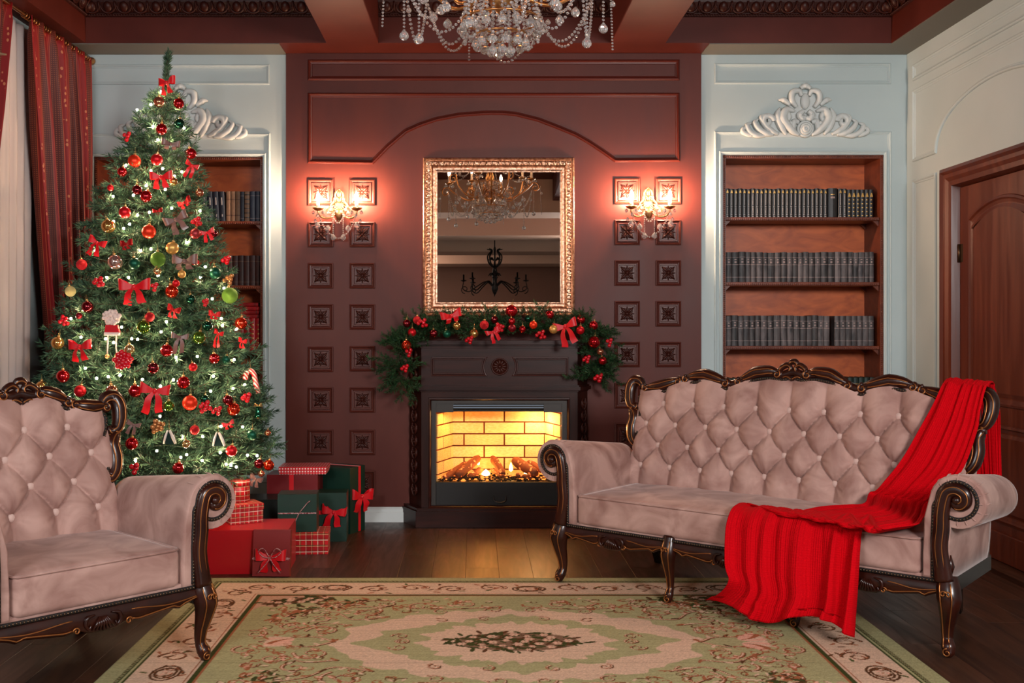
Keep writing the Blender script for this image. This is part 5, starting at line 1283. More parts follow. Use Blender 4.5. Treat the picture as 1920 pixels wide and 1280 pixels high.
def seat(name, label, cat, loc, rotz, hw, legs, crest, nsegs, arm_l=0.56):
    t = thing(name, label, cat, loc, rotz)
    V, FR, GI = M['velvet'], M['frame'], M['gilt']
    yb = lambda z: 0.50 + 0.14*max(0, z-0.42)/0.5                       # front of the back rest
    xi = hw - 0.085
    # ---- legs
    for lx in legs:
        sx = 0 if abs(lx) < hw-0.01 else (1 if lx > 0 else -1); fwd = -1
        pr = [(0.29,0.0,0.036),(0.25,0.008,0.044),(0.21,0.018,0.045),(0.16,0.012,0.034),(0.11,0.002,0.025),(0.065,-0.001,0.020),(0.035,0.010,0.026),(0.015,0.014,0.022),(0.0005,0.012,0.012)]
        sc = 1.0 if sx else 0.8
        P = [np.array((lx+sx*o*0.6, 0.01+fwd*o, z)) for z, o, r in pr]; rr_ = [r*sc for _, _, r in pr]
        Ps = catmull(P, 4); rs = np.interp(np.linspace(0,1,len(Ps)), np.linspace(0,1,len(rr_)), rr_)
        b = MB(); b.tube(Ps, rs, 10, ell=0.9, up=(0,1,0))
        lg = obj('leg', b, FR, t)
        g = MB()
        for k_ in (-0.45, 0.45):
            g.tube([p + np.array((k_*r, -0.93*r*0.93, 0)) for p, r in zip(Ps[2:-8], rs[2:-8])], 0.0026, 5)
        cz = Ps[-8]; g.tube([(cz[0]+q[0], cz[1]-0.022*sc, cz[2]+q[1]) for q in spiral((0,-0.012), 0.016, 0.004, PI/2, 1.2, 16)], 0.0028, 5)
        for k_ in (-1, 1): g.tube([(lx+sx*0.01+k_*q[0], -0.052*sc+0.0, 0.235+q[1]) for q in spiral((0.008,0), 0.014, 0.003, PI, -1.0, 12)], 0.003, 5)
        tag(obj('gilt_carving', g, GI, lg), kind='stuff')
    for s_ in (-1, 1):
        P = [(s_*(hw-0.13), 0.60, 0.27), (s_*(hw-0.135), 0.615, 0.15), (s_*(hw-0.14), 0.66, 0.0005)]
        b = MB(); b.tube(catmull(P, 4), [0.036,0.03,0.022], 4, up=(0,1,0), smooth=False); obj('leg', b, M['blackleg'], t)
    # ---- carved apron between the front legs
    xs = sorted(legs)
    for a_, c_ in zip(xs[:-1], xs[1:]):
        m_ = (a_+c_)/2; w2 = (c_-a_)/2
        def zlow(u):      # u in -1..1
            v = abs(u); return float(np.interp(v, [0,0.12,0.22,0.34,0.55,0.68,0.74,0.80,0.92,1.0], [0.188,0.190,0.205,0.198,0.208,0.214,0.205,0.216,0.228,0.222]))
        us = np.linspace(-1, 1, 49); poly_ = [(m_+w2*u, zlow(u)) for u in us] + [(m_+w2*u, 0.272) for u in us[::-1]]
        b = MB(); P = []
        for u in us:
            zl = zlow(u); P.append([(m_+w2*u, 0.04, zl+0.004), (m_+w2*u, -0.008, zl), (m_+w2*u, -0.016, zl+0.006), (m_+w2*u, -0.013, 0.245), (m_+w2*u, -0.006, 0.262), (m_+w2*u, 0.0, 0.272), (m_+w2*u, 0.04, 0.272)])
        b.grid(P, 0, True, closev=True); ap = obj('apron', b, FR, t)
        g = MB()
        for s_ in (-1, 1):
            g.tube([(m_+w2*u*s_, -0.0165, zlow(u)+0.010) for u in np.linspace(0.27, 0.97, 26)], 0.0028, 5)
            g.tube([(m_+w2*u*s_, -0.014, 0.243-0.012*math.sin((u-0.27)*4.2)**2) for u in np.linspace(0.27, 0.97, 20)], 0.0025, 5)
            g.tube([(m_+s_*(w2*0.27+q[0]-0.012), -0.019, 0.208+q[1]) for q in spiral((0,0.0), 0.013, 0.003, 0, 1.2, 14)], 0.003, 5)
        tag(obj('gilt_line', g, GI, ap), kind='stuff')
        g = MB()
        for k_ in range(-3, 4):
            g.tube([(m_+k_*0.004, -0.018, 0.24), (m_+k_*0.0085, -0.024, 0.218), (m_+k_*0.013, -0.018, 0.194+0.002*abs(k_))], [0.004,0.0055,0.003], 6)
        for s_ in (-1, 1):
            g.tube([(m_+s_*q[0], -0.02, q[1]) for q in catmull([(0.03,0.25),(0.055,0.244),(0.062,0.222),(0.05,0.205),(0.043,0.218)], 4)], [0.003,0.007,0.007,0.005,0.003], 6)
        obj('carved_shell', g, FR, ap)
    nails([(x_, -0.010, 0.272) for x_ in np.linspace(-hw+0.03, hw-0.03, 60)], t)
    for s_ in (-1, 1):     # side and rear rails
        b = MB(); b.cbox(s_*(hw-0.012)-0.012, s_*(hw-0.012)+0.012, 0.02, 0.62, 0.20, 0.27, 0.006); obj('side_rail', b, M['blackleg'], t)
    b = MB(); b.cbox(-hw+0.03, hw-0.03, 0.60, 0.63, 0.20, 0.27, 0.004); obj('rear_rail', b, M['blackleg'], t)
    # ---- upholstered seat
    b = rounded_box(-hw+0.03, hw-0.03, 0.0, 0.62, 0.245, 0.292, 0.012, n=8); obj('seat_base', b, V, t)
    cw = xi - 0.006
    b = rounded_box(-cw, cw, -0.012, 0.56, 0.280, 0.420, 0.026, 0.014, 22); cu = obj('seat_cushion', b, V, t)
    rim = []; r_ = 0.026; x1, y0_, y1_ = cw-r_, -0.012+r_, 0.55
    for (cx_, cy_, a0) in ((x1, y0_, -PI/2), (x1, y1_, 0), (-x1, y1_, PI/2), (-x1, y0_, PI)):
        for a in np.linspace(a0, a0+PI/2, 6): rim.append((cx_+(r_-0.003)*math.cos(a), cy_+(r_-0.003)*math.sin(a), 0.415))
    b = MB(); b.tube(resample(rim + [rim[0]], 0.02)[:-1], 0.0048, 6, closed=True); obj('piping', b, V, cu)
    # ---- rolled arms
    for s_ in (-1, 1):
        def prof(v):
            zc_ = 0.568 - 0.05*v; r = 0.100 - 0.012*v; cx_ = hw + 0.040 - 0.015*v; ins = xi - 0.0*v
            q = [(ins, 0.27), (ins, 0.36), (ins+0.004, 0.44), (ins+0.006, 0.50)]
            for a in np.linspace(PI*0.90, -PI*0.575, 22): q.append((cx_+r*math.cos(a), zc_+r*math.sin(a)))
            q += [(hw+0.013, 0.42), (hw+0.011, 0.35), (hw+0.006, 0.27)]
            return q
        P = []; sh = [(0.0,0.93),(0.004,0.965),(0.012,0.99),(0.03,1.0)]
        for y_, k_ in [( -0.012+a, b_) for a, b_ in sh] + [(y_, 1.0) for y_ in np.linspace(0.04, arm_l, 14)]:
            v = max(0, y_)/arm_l; q = prof(v); mc = np.mean(np.array(q), 0)
            ruch = 0.0
            P.append([(s_*(mc[0]+(p[0]-mc[0])*k_), y_, mc[1]+(p[1]-mc[1])*k_) for p in q])
        b = MB(); b.grid(P, 0, True, closev=True); n_ = len(P[0])
        b.f.append(list(range(n_))); b.m.append(0); b.sm.append(False)
        b.f.append([len(b.v)-n_+i for i in range(n_)]); b.m.append(0); b.sm.append(False)
        arm = obj('arm', b, V, t)
        # pleats radiating round the roll front
        g = MB()
        for a in np.linspace(PI*0.75, -PI*0.5, 11):
            cx_, zc_ = hw+0.040, 0.568
            g.tube([(s_*(cx_+r*math.cos(a)), y_, zc_+r*math.sin(a)) for r, y_ in ((0.06,-0.0145),(0.082,-0.0135),(0.096,-0.004),(0.1005,0.02),(0.1005,0.05))], [0.0012,0.003,0.0035,0.003,0.0005], 5)
        tag(obj('pleats', g, V, arm), kind='stuff')
        # carved front post with scroll
        st = [(hw-0.004,0.275),(hw-0.012,0.33),(hw-0.020,0.40),(hw-0.014,0.47),(hw-0.012,0.53),(hw-0.004,0.585)]
        sc_ = spiral((hw+0.040,0.575), 0.044, 0.010, PI*0.93, -1.0, 22)
        path = catmull(st[:-1] + sc_[1::3], 5)
        b = MB(); PT = [np.array((s_*p[0], -0.018, p[1])) for p in path]; rad = [0.034,0.030,0.030,0.028,0.028,0.027,0.024,0.019,0.012]
        b.tube(PT, rad, 10, up=(0,1,0), ell=0.55)
        b.ball((s_*(hw+0.040), -0.024, 0.575), 0.016, 12, 8, (1,0.9,1))
        b.tube([(s_*(hw+0.004), -0.0, 0.29), (s_*(hw+0.014), 0.0, 0.33), (s_*(hw+0.012), 0.0, 0.37)], [0.012,0.014,0.004], 7)
        post = obj('arm_post', b, FR, t)
        g = MB(); A = np.array(PT); T_ = np.gradient(A, axis=0); T_ /= np.linalg.norm(T_, axis=1)[:,None]+1e-9; Nn = np.stack([-T_[:,2], 0*T_[:,0], T_[:,0]], 1)
        for k_ in (-0.011, 0.011): g.tube((A + Nn*k_ + np.array((0,-0.0160+abs(k_)*0.25,0)))[4:-6], 0.0026, 5)
        tag(obj('gilt_line', g, GI, post), kind='stuff')
        A2 = A + Nn*(0.027)*s_ + np.array((0, 0.004, 0)); A3 = A - Nn*(0.027)*s_ + np.array((0, 0.004, 0))
        k0 = len(A)
        ring = [(s_*(hw+0.040+0.068*math.cos(a)), -0.0145, 0.573+0.068*math.sin(a)) for a in np.linspace(PI*1.02, -PI*0.72, 40)]
        inner = [(s_*(hw-0.045), -0.014, z_) for z_ in np.linspace(0.285, 0.40, 12)] + [(s_*(hw-0.046+0.005*(z_-0.4)/0.14), -0.014, z_) for z_ in np.linspace(0.41, 0.55, 10)]
        nails(inner + ring, t)
    # ---- tufted back
    xb = hw - 0.062; dx, dz, zA = 0.165, 0.102, 0.815; zD = zA - 3*dz
    ztop = lambda x: crest(abs(x)/hw) - 0.030
    def puff(x, z):
        zz = min(max(z, zD), zA); a = x/dx + (zz-zA)/(2*dz); c = x/dx - (zz-zA)/(2*dz)
        p = (abs(math.sin(PI*a))*abs(math.sin(PI*c)))**0.40
        k = 1.0
        if z < zD: k = max(0.0, 1-((zD-z)/0.13)**2*0.55)
        if z > zA: k = max(0.0, 1-((z-zA)/0.16)**2)
        # pit at the nearest button
        aj, cj = round(a), round(c); bx_ = dx*(aj+cj)/2; bz_ = zA + dz*(aj-cj)
        r2 = ((x-bx_)/0.035)**2 + ((z-bz_)/0.032)**2
        pit = -0.010*math.exp(-r2) if zD-0.02 < bz_ < zA+0.02 and abs(bx_) < xb-0.05 else 0
        e = min(1, (xb+0.012-abs(x))/0.05)
        wr = 0.0028*math.sin(9*math.atan2(z-bz_, x-bx_)+bx_*40)*math.exp(-(r2**0.5-1.0)**2/0.6) if pit != 0 else 0
        return wr + 0.052*p*k*(e**0.5 if e > 0 else 0) + pit + 0.006
    nx, nz_ = max(60, int(2*xb/0.006)), 100
    P = []
    for i in range(nx+1):
        x = -xb + 2*xb*i/nx; zt_ = ztop(x); row = []
        for j in range(nz_+1):
            z = 0.385 + (zt_-0.385)*j/nz_
            row.append((x, yb(z) - puff(x, z), z))
        P.append(row)
    b = MB(); b.grid(P, 0, True); bk = obj('backrest', b, V, t)
    nb_ = int(xb/dx)+1
    for j in range(4):
        z = zD + dz*j
        for k_ in range(-nb_, nb_+1):
            x = dx*(k_ + (0.5 if j % 2 == 0 else 0.0))
            if abs(x) < xb-0.05 and z < ztop(x)-0.05: link('tuft_button', btn_me, bk, (x, yb(z)-puff(x, z)-0.010, z))
    # rear of the back
    P = [[(x, yb(z)+0.075-0.02*((z-0.65)/0.35)**2, z) for z in np.linspace(0.26, ztop(x), 12)] for x in np.linspace(-xb-0.005, xb+0.005, 40)]
    b = MB(); b.grid(P, 0, True)
    top = [[(x, yb(ztop(x))-0.004, ztop(x)), (x, yb(ztop(x))+0.07, ztop(x))] for x in np.linspace(-xb, xb, 40)]; b.grid(top, 0, True)
    for s_ in (-1, 1): b.grid([[(s_*xb, yb(z), z), (s_*(xb+0.005), yb(z)+0.07, z)] for z in np.linspace(0.3, ztop(xb), 10)], 0, True)
    obj('rear_panel', b, V, t)
    # ---- carved crest and side frames
    Q = lambda x, z, o=0.0: np.array((x, yb(z)-0.004-o, z))
    def rail(pts, rad, nm='crest_carving', gl=(-0.009, 0.009), cut=2):
        A = np.array(pts); b = MB(); b.tube(A, rad, 10, up=(0,1,0), ell=0.95); o = obj(nm, b, FR, t)
        T_ = np.gradient(A, axis=0); T_ /= np.linalg.norm(T_, axis=1)[:,None]+1e-9; Nn = np.stack([-T_[:,2], 0*T_[:,0], T_[:,0]], 1)
        rr2 = np.interp(np.linspace(0,1,len(A)), np.linspace(0,1,len(rad)), rad); g = MB()
        for k_ in gl: g.tube((A + Nn*(k_/0.022*rr2)[:,None] - np.array((0,1,0))*(rr2*0.88)[:,None])[cut:-cut], 0.0028, 5)
        if gl: tag(obj('gilt_line', g, GI, o), kind='stuff')
        return o
    zc0 = lambda x: crest(abs(x)/hw)
    full = [Q(x, zc0(x)-0.022) for x in np.linspace(-hw+0.06, hw-0.06, 90)]
    b = MB(); b.tube(full, 0.022, 8, up=(0,1,0)); obj('crest_rail', b, FR, t)
    for s_ in (-1, 1):
        for (f0, f1) in nsegs:
            n_ = 18; xs_ = np.linspace(f0*hw, f1*hw, n_); A = [Q(s_*x, zc0(x)-0.012, 0.008) for x in xs_]
            rail(A, [0.012,0.023,0.029,0.030,0.028,0.021,0.011])
            e = A[0]; q = [Q(e[0]+s_*p[0], e[2]+p[1]-0.004, 0.016) for p in spiral((0.004,-0.004), 0.020, 0.005, PI*0.5, 1.2, 16)]; rail(q, [0.009,0.010,0.008,0.006], 'crest_scroll', (0,), 1)
            e = A[-1]; q = [Q(e[0]+s_*p[0], e[2]+p[1]-0.004, 0.016) for p in spiral((-0.004,-0.004), 0.018, 0.005, PI*0.5, -1.2, 16)]; rail(q, [0.009,0.009,0.008,0.006], 'crest_scroll', (0,), 1)
        # corner volute and upper C-scroll
        zt_ = crest(1.0)
        up_ = catmull([(hw-0.075,zt_-0.035),(hw-0.05,zt_-0.006),(hw-0.018,zt_-0.004),(hw-0.0,zt_-0.035),(hw-0.002,zt_-0.085),(hw-0.018,zt_-0.125),(hw-0.045,zt_-0.135),(hw-0.05,zt_-0.115)], 5)
        rail([Q(s_*p[0], p[1], 0.006) for p in up_], [0.014,0.025,0.031,0.032,0.030,0.025,0.018,0.012], 'side_scroll')
        lo_ = catmull([(hw-0.012,zt_-0.150),(hw-0.030,zt_-0.155),(hw-0.045,zt_-0.185),(hw-0.040,zt_-0.235),(hw-0.05,zt_-0.285),(hw-0.075,zt_-0.315),(hw-0.088,zt_-0.300),(hw-0.078,zt_-0.288)], 5)
        rail([Q(s_*p[0], p[1], 0.006) for p in lo_], [0.014,0.025,0.030,0.030,0.028,0.023,0.016,0.012], 'side_scroll')
        for k_ in range(4):
            b = MB(); q0 = (hw-0.01-0.006*k_, zt_-0.128-0.007*k_); b.tube([Q(s_*(q0[0]+0.012), q0[1]+0.008, 0.012), Q(s_*(q0[0]-0.012), q0[1]-0.004, 0.022), Q(s_*(q0[0]-0.032), q0[1]+0.002, 0.012)], [0.003,0.006,0.003], 6); obj('leaf_carving', b, GI if k_ % 2 else FR, t)
        nails([Q(s_*(hw-0.080), zt_-0.052, 0.014)] + [Q(s_*p[0], p[1], 0.016) for p in ((hw-0.062,zt_-0.085),(hw-0.078,zt_-0.15),(hw-0.076,zt_-0.20),(hw-0.074,zt_-0.25),(hw-0.09,zt_-0.32))], t)
    nails([Q(x, zc0(x)-0.046, 0.012) for x in np.linspace(-hw+0.085, hw-0.085, 80)], t)
    # centre cartouche
    z0_ = crest(0.0)
    for s_ in (-1, 1):
        rail([Q(s_*p[0], z0_+p[1], 0.012) for p in catmull([(0.070,-0.030),(0.055,-0.005),(0.030,0.008),(0.012,-0.004),(0.018,-0.022),(0.034,-0.020)], 5)], [0.008,0.014,0.014,0.011,0.008,0.006], 'cartouche_scroll', (0,))
        rail([Q(s_*p[0], z0_+p[1], 0.012) for p in catmull([(0.05,-0.055),(0.03,-0.045),(0.012,-0.05),(0.0,-0.06)], 5)], [0.006,0.010,0.010,0.008], 'cartouche_scroll', (0,))
    rail([Q(p[0], z0_+p[1], 0.014) for p in catmull([(-0.022,0.010),(-0.010,0.022),(0.008,0.024),(0.020,0.012),(0.010,0.004)], 5)], [0.008,0.014,0.015,0.011,0.006], 'cartouche_scroll', (0,))
    return t
def crest_sofa(t): return float(np.interp(t, [0,0.05,0.09,0.13,0.21,0.28,0.35,0.42,0.515,0.58,0.65,0.72,0.80,0.88,1.0], [1.016,0.998,1.002,1.007,0.998,0.968,0.944,0.957,0.980,0.975,0.960,0.938,0.916,0.906,0.928]))
def crest_chair(t): return float(np.interp(t, [0,0.10,0.22,0.34,0.46,0.58,0.70,0.80,0.90,1.0], [0.975,0.962,0.968,0.952,0.930,0.908,0.900,0.902,0.905,0.925]))
HW = 0.861
SOFA_A = math.atan2(-0.6447, 0.7644)
sofa = seat('sofa', 'long dusty-pink tufted velvet sofa with dark gilded carved frame', 'sofa', (1.069, 4.361, 0.0055), SOFA_A, HW, [-HW, -HW/3, HW/3, HW], crest_sofa, [(0.08,0.31),(0.38,0.64),(0.68,0.90)])
CH = 0.385; ua = math.atan2(0.724, 0.69)
seat('armchair', 'dusty-pink tufted velvet armchair with dark gilded frame at left', 'armchair', (-0.985-CH*0.69, 3.757-CH*0.724, 0.0055), ua, CH, [-CH, CH], crest_chair, [(0.18,0.46),(0.52,0.86)])
# ================================================================ RED BLANKET ON THE SOFA
SMX = Matrix.Translation((1.069, 4.361, 0)) @ Matrix.Rotation(SOFA_A, 4, 'Z'); SINV = SMX.inverted()
def sl(px, py, n, c):
    """point of the plane n.p = c (sofa coordinates) on the sight line through a pixel"""
    o = SINV @ Vector((0, 0, HC)); d = (SINV.to_3x3() @ (at(px, py, 1.0) - Vector((0, 0, HC))))
    n = Vector(n); return o + d*((c - n.dot(o))/n.dot(d))
BN = Vector((0, 1, -0.28)); bc = 0.50-0.28*0.42 - 0.076       # just in front of the tufted back
bk = lambda px, py: sl(px, py, BN, bc)
st_ = lambda px, py, z=0.446: sl(px, py, (0,0,1), z)
fr_ = lambda px, py, y=-0.06: sl(px, py, (0,1,0), y)
top_ = lambda px, py, y: sl(px, py, (0,1,0), y)
rows = []
a, b_ = bk(1768, 745), bk(1845, 750)
def off(p, d): return Vector(p) + Vector(d)
L0, R0 = top_(1768, 729, 0.60), top_(1850, 733, 0.60)
rows.append((Vector((L0.x+0.03, 0.80, 0.50)), Vector((R0.x+0.01, 0.80, 0.46))))
rows.append((Vector((L0.x+0.02, 0.775, 0.70)), Vector((R0.x+0.01, 0.775, 0.70))))
rows.append((Vector((L0.x+0.01, 0.755, 0.86)), Vector((R0.x+0.01, 0.76, 0.86))))
rows.append((Vector((L0.x, 0.69, L0.z+0.025)), Vector((R0.x+0.005, 0.70, R0.z+0.02))))
rows.append((Vector((L0.x, 0.60, L0.z+0.012)), Vector((R0.x, 0.605, R0.z+0.010))))
rows += [(bk(1752, 757), bk(1841, 765)), (bk(1730, 797), bk(1833, 808)), (bk(1694, 860), bk(1806, 880)), (bk(1658, 905), bk(1768, 922)), (bk(1630, 930), bk(1741, 952))]
xl_, xr_ = fr_(1374, 1000, -0.03).x, fr_(1620, 1016, -0.03).x
rows += [(st_(1621, 950, 0.470), st_(1732, 978, 0.462)), (st_(1592, 953, 0.458), st_(1722, 992, 0.455)), (st_(1540, 957, 0.452), st_(1685, 999, 0.452)), (st_(1470, 968, 0.450), st_(1650, 1002, 0.450))]
rows += [(Vector((xl_+0.02, 0.06, 0.450)), Vector((xr_, 0.06, 0.450))), (Vector((xl_, -0.004, 0.446)), Vector((xr_, -0.004, 0.446))), (Vector((xl_-0.004, -0.040, 0.420)), Vector((xr_, -0.040, 0.420))), (Vector((xl_-0.008, -0.055, 0.36)), Vector((xr_, -0.055, 0.36))), (fr_(1366, 1060, -0.078), fr_(1612, 1090, -0.078)), (fr_(1376, 1098, -0.095), fr_(1608, 1140, -0.095))]
rows += [(fr_(1352, 1130, -0.115), fr_(1604, 1188, -0.115))]
nr = 10
Lc = catmull([tuple(r[0]) for r in rows], nr); Rc = catmull([tuple(r[1]) for r in rows], nr)
P = []; ns = 150; UV = []
nrow = len(Lc)
for i in range(nrow):
    f = i/(nrow-1); Lp, Rp = Vector(Lc[i]), Vector(Rc[i]); wdir = (Rp-Lp)
    i0, i1 = max(0, i-2), min(nrow-1, i+2)
    adv = ((Vector(Lc[i1])+Vector(Rc[i1]))-(Vector(Lc[i0])+Vector(Rc[i0]))); nrm = wdir.cross(adv).normalized()
    if nrm.dot(Vector((0, 1, 0.3)) if f < 0.13 else Vector((0, -1, 0.8))) < 0: nrm = -nrm
    front = max(0, (f-0.78)/0.22); row = []; uvr = []
    for j in range(ns+1):
        s_ = j/ns; base = Lp.lerp(Rp, s_)
        ph = s_ + 0.06*math.sin(5.1*s_+1.3) + 0.03*math.sin(11*s_+f*3)
        fold = 0.011*math.sin(2*PI*4.2*ph+0.8)*(0.7+0.5*math.sin(4*s_+5*f)) + 0.005*math.sin(2*PI*8.7*ph+f*4)
        wv_ = front*(0.030*math.sin(2*PI*4.2*ph+0.8)*(0.65+0.5*math.sin(4*s_+5*f)) + 0.012*math.sin(2*PI*8.7*ph+f*4))
        rib = 0.0009*math.sin(2*PI*30*s_)
        k = min(1, 6*s_, 6*(1-s_))
        am = 0.012 + fold*0.9 + wv_ + rib
        if f < 0.2: am = 0.006 + abs(fold)*0.5 + rib
        p = base + nrm*max(0.002, am)
        if front > 0: p = p + Vector((0, -0.012*front, 0.035*front*front*math.sin(2*PI*1.2*s_+2.2)*(1 if front > 0.9 else 0.3)))
        if front > 0.75: p.z = max(p.z, 0.014 + 0.004*math.sin(9*s_))
        row.append(tuple(p)); uvr.append((s_, f))
    P.append(row); UV.append(uvr)
# the far left corner trails on the rug
for i in range(int(nrow*0.93), nrow):
    q = (i/(nrow-1)-0.93)/0.07
    for j in range(0, 26):
        w_ = (1-j/26)**1.5*q**1.3; p = Vector(P[i][j]); tgt = SINV @ at(1322, 1132, 4.50); tgt.z = 0.025
        P[i][j] = tuple(p.lerp(tgt, w_*0.95))
b = MB(); b.grid(P, 0, True, uv=UV)
m, N, L_, bs = nodes_mat('red_rib_knit', 0.9, 0.0); uvn = N.new('ShaderNodeUVMap'); sp = N.new('ShaderNodeSeparateXYZ'); L_.new(uvn.outputs[0], sp.inputs[0])
hgt = mathn(N, L_, 'ADD', mathn(N, L_, 'SINE', mathn(N, L_, 'MULTIPLY', sp.outputs[0], 2*PI*60)), mathn(N, L_, 'MULTIPLY', mathn(N, L_, 'SINE', mathn(N, L_, 'MULTIPLY', sp.outputs[1], 2*PI*260)), 0.5))
bp = N.new('ShaderNodeBump'); bp.inputs['Strength'].default_value = 0.35; bp.inputs['Distance'].default_value = 0.004; L_.new(hgt, bp.inputs['Height']); L_.new(bp.outputs[0], bs.inputs['Normal'])
bs.inputs['Specular IOR Level'].default_value = 0.1; bs.inputs['Base Color'].default_value = (*srgb(196,0,14), 1); M['knit'] = m
bl_o = obj('knitted_blanket', b, M['knit'], recalc=False); bl_o.location = (1.069, 4.361, 0); bl_o.rotation_euler = (0, 0, SOFA_A)
md = bl_o.modifiers.new('thick', 'SOLIDIFY'); md.thickness = 0.005; md.offset = 0
tag(bl_o, 'bright red ribbed knitted blanket draped over the right end of sofa', 'blanket')

# ================================================================ RUG
RX0, RX1, RY0, RY1 = -1.292, 1.612, 2.965, 4.995
GN = 0.0046; nxr, nyr = int((RX1-RX0)/GN), int((RY1-RY0)/GN)
hx, hy = (RX1-RX0)/2, (RY1-RY0)/2
gx, gy = np.meshgrid(np.linspace(-hx, hx, nxr), np.linspace(-hy, hy, nyr))
GREEN, CREAM, RUST, BROWN, DGREEN, PINK = [np.array(srgb(*c)) for c in ((164,156,114),(208,173,148),(156,92,62),(88,56,34),(64,68,34),(216,162,140))]
img = np.zeros((nyr, nxr, 3)); img[:] = GREEN
ed = np.minimum(hx-np.abs(gx), hy-np.abs(gy))
def band(a, b_, c): img[(ed >= a) & (ed < b_)] = c
band(0, 0.065, GREEN*0.92); band(0.065, 0.085, DGREEN); band(0.072, 0.078, BROWN); band(0.095, 0.102, DGREEN); band(0.102, 0.30, CREAM); band(0.102,0.106,RUST)
band(0.30, 0.306, RUST); band(0.306, 0.318, CREAM); band(0.318, 0.335, DGREEN); band(0.335, 0.345, RUST)
tooth = (ed > 0.068) & (ed < 0.082) & (((gx+gy)*60 % 1) < 0.5); img[tooth] = GREEN*0.7
th = np.arctan2(gy, gx); nz2 = 0.03*np.sin(th*16)+0.02*np.sin(th*24+1)+0.012*np.sin(th*44)
def ell(a, b_): return np.sqrt((gx/a)**2 + (gy/b_)**2)
e1 = ell(0.69, 0.44); img[e1 < 1+nz2] = CREAM
lens = np.abs(gx)/0.60 + (np.abs(gy)/0.37)**1.6; img[lens < 1+nz2*1.5] = GREEN
e3 = ell(0.36, 0.25); img[e3 < 1+nz2*2] = CREAM
def win(x, y, r):
    j0, j1 = int((x-r+hx)/GN), int((x+r+hx)/GN)+2; i0, i1 = int((y-r+hy)/GN), int((y+r+hy)/GN)+2
    return slice(max(0, i0), max(0, min(nyr, i1))), slice(max(0, j0), max(0, min(nxr, j1)))
def blob(x, y, rx, ry, a, c, al=1.0):
    w_ = win(x, y, max(rx, ry)); X, Y = gx[w_]-x, gy[w_]-y
    u, v = X*math.cos(a)+Y*math.sin(a), -X*math.sin(a)+Y*math.cos(a); mk = (u/rx)**2+(v/ry)**2 < 1
    sub = img[w_]; sub[mk] = sub[mk]*(1-al)+np.array(c)*al
def stroke(pts, w0, w1, c, al=1.0):
    pts = resample([(p[0], p[1], 0) for p in pts], 0.004)
    for k, p in enumerate(pts): r = w0+(w1-w0)*k/max(1, len(pts)-1); blob(p[0], p[1], r, r, 0, c, al)
def sym(fn):
    for sx in (-1, 1):
        for sy in (-1, 1): fn(sx, sy)
def curl(x, y, r, a0, turns, c1=RUST, c2=CREAM, w_=0.007):
    pts = spiral((x, y), r, r*0.2, a0, turns, 30); stroke([(p[0]+0.004, p[1]-0.004) for p in pts], w_, w_*0.5, BROWN); stroke(pts, w_, w_*0.5, c1); stroke(pts, w_*0.45, 0.002, c2)
rr3 = random.Random(5)
def rose(x, y, r):
    for k in range(6):
        a = k*PI/3; blob(x+r*0.55*math.cos(a), y+r*0.55*math.sin(a), r*0.5, r*0.38, a, CREAM*0.92 if k % 2 else PINK)
    blob(x, y, r*0.42, r*0.42, 0, CREAM); blob(x+r*0.1, y, r*0.25, r*0.2, 0, RUST)
def leafm(x, y, L, a, c): blob(x+L*0.5*math.cos(a), y+L*0.5*math.sin(a), L*0.55, L*0.2, a, c)
def bouquet(cx, cy, rx, ry, ang=0, n=60):
    blob(cx, cy, rx*0.92, ry*0.9, ang, BROWN*1.1, 0.8)
    for k in range(n*2):
        t = rr3.uniform(0, 2*PI); q = math.sqrt(rr3.random()); u, v = rx*q*math.cos(t), ry*q*math.sin(t); x, y = cx+u*math.cos(ang)-v*math.sin(ang), cy+u*math.sin(ang)+v*math.cos(ang)
        leafm(x, y, rr3.uniform(0.03, 0.055), rr3.uniform(0, 6.3), (DGREEN, BROWN, DGREEN*0.8)[k % 3])
    for k in range(n//3):
        t = 2.399*k; q = math.sqrt((k+0.5)/(n//3))*0.85; u, v = rx*q*math.cos(t), ry*q*math.sin(t); rose(cx+u*math.cos(ang)-v*math.sin(ang), cy+u*math.sin(ang)+v*math.cos(ang), rr3.uniform(0.013, 0.021))
bouquet(0, 0, 0.26, 0.125, 0, 80)
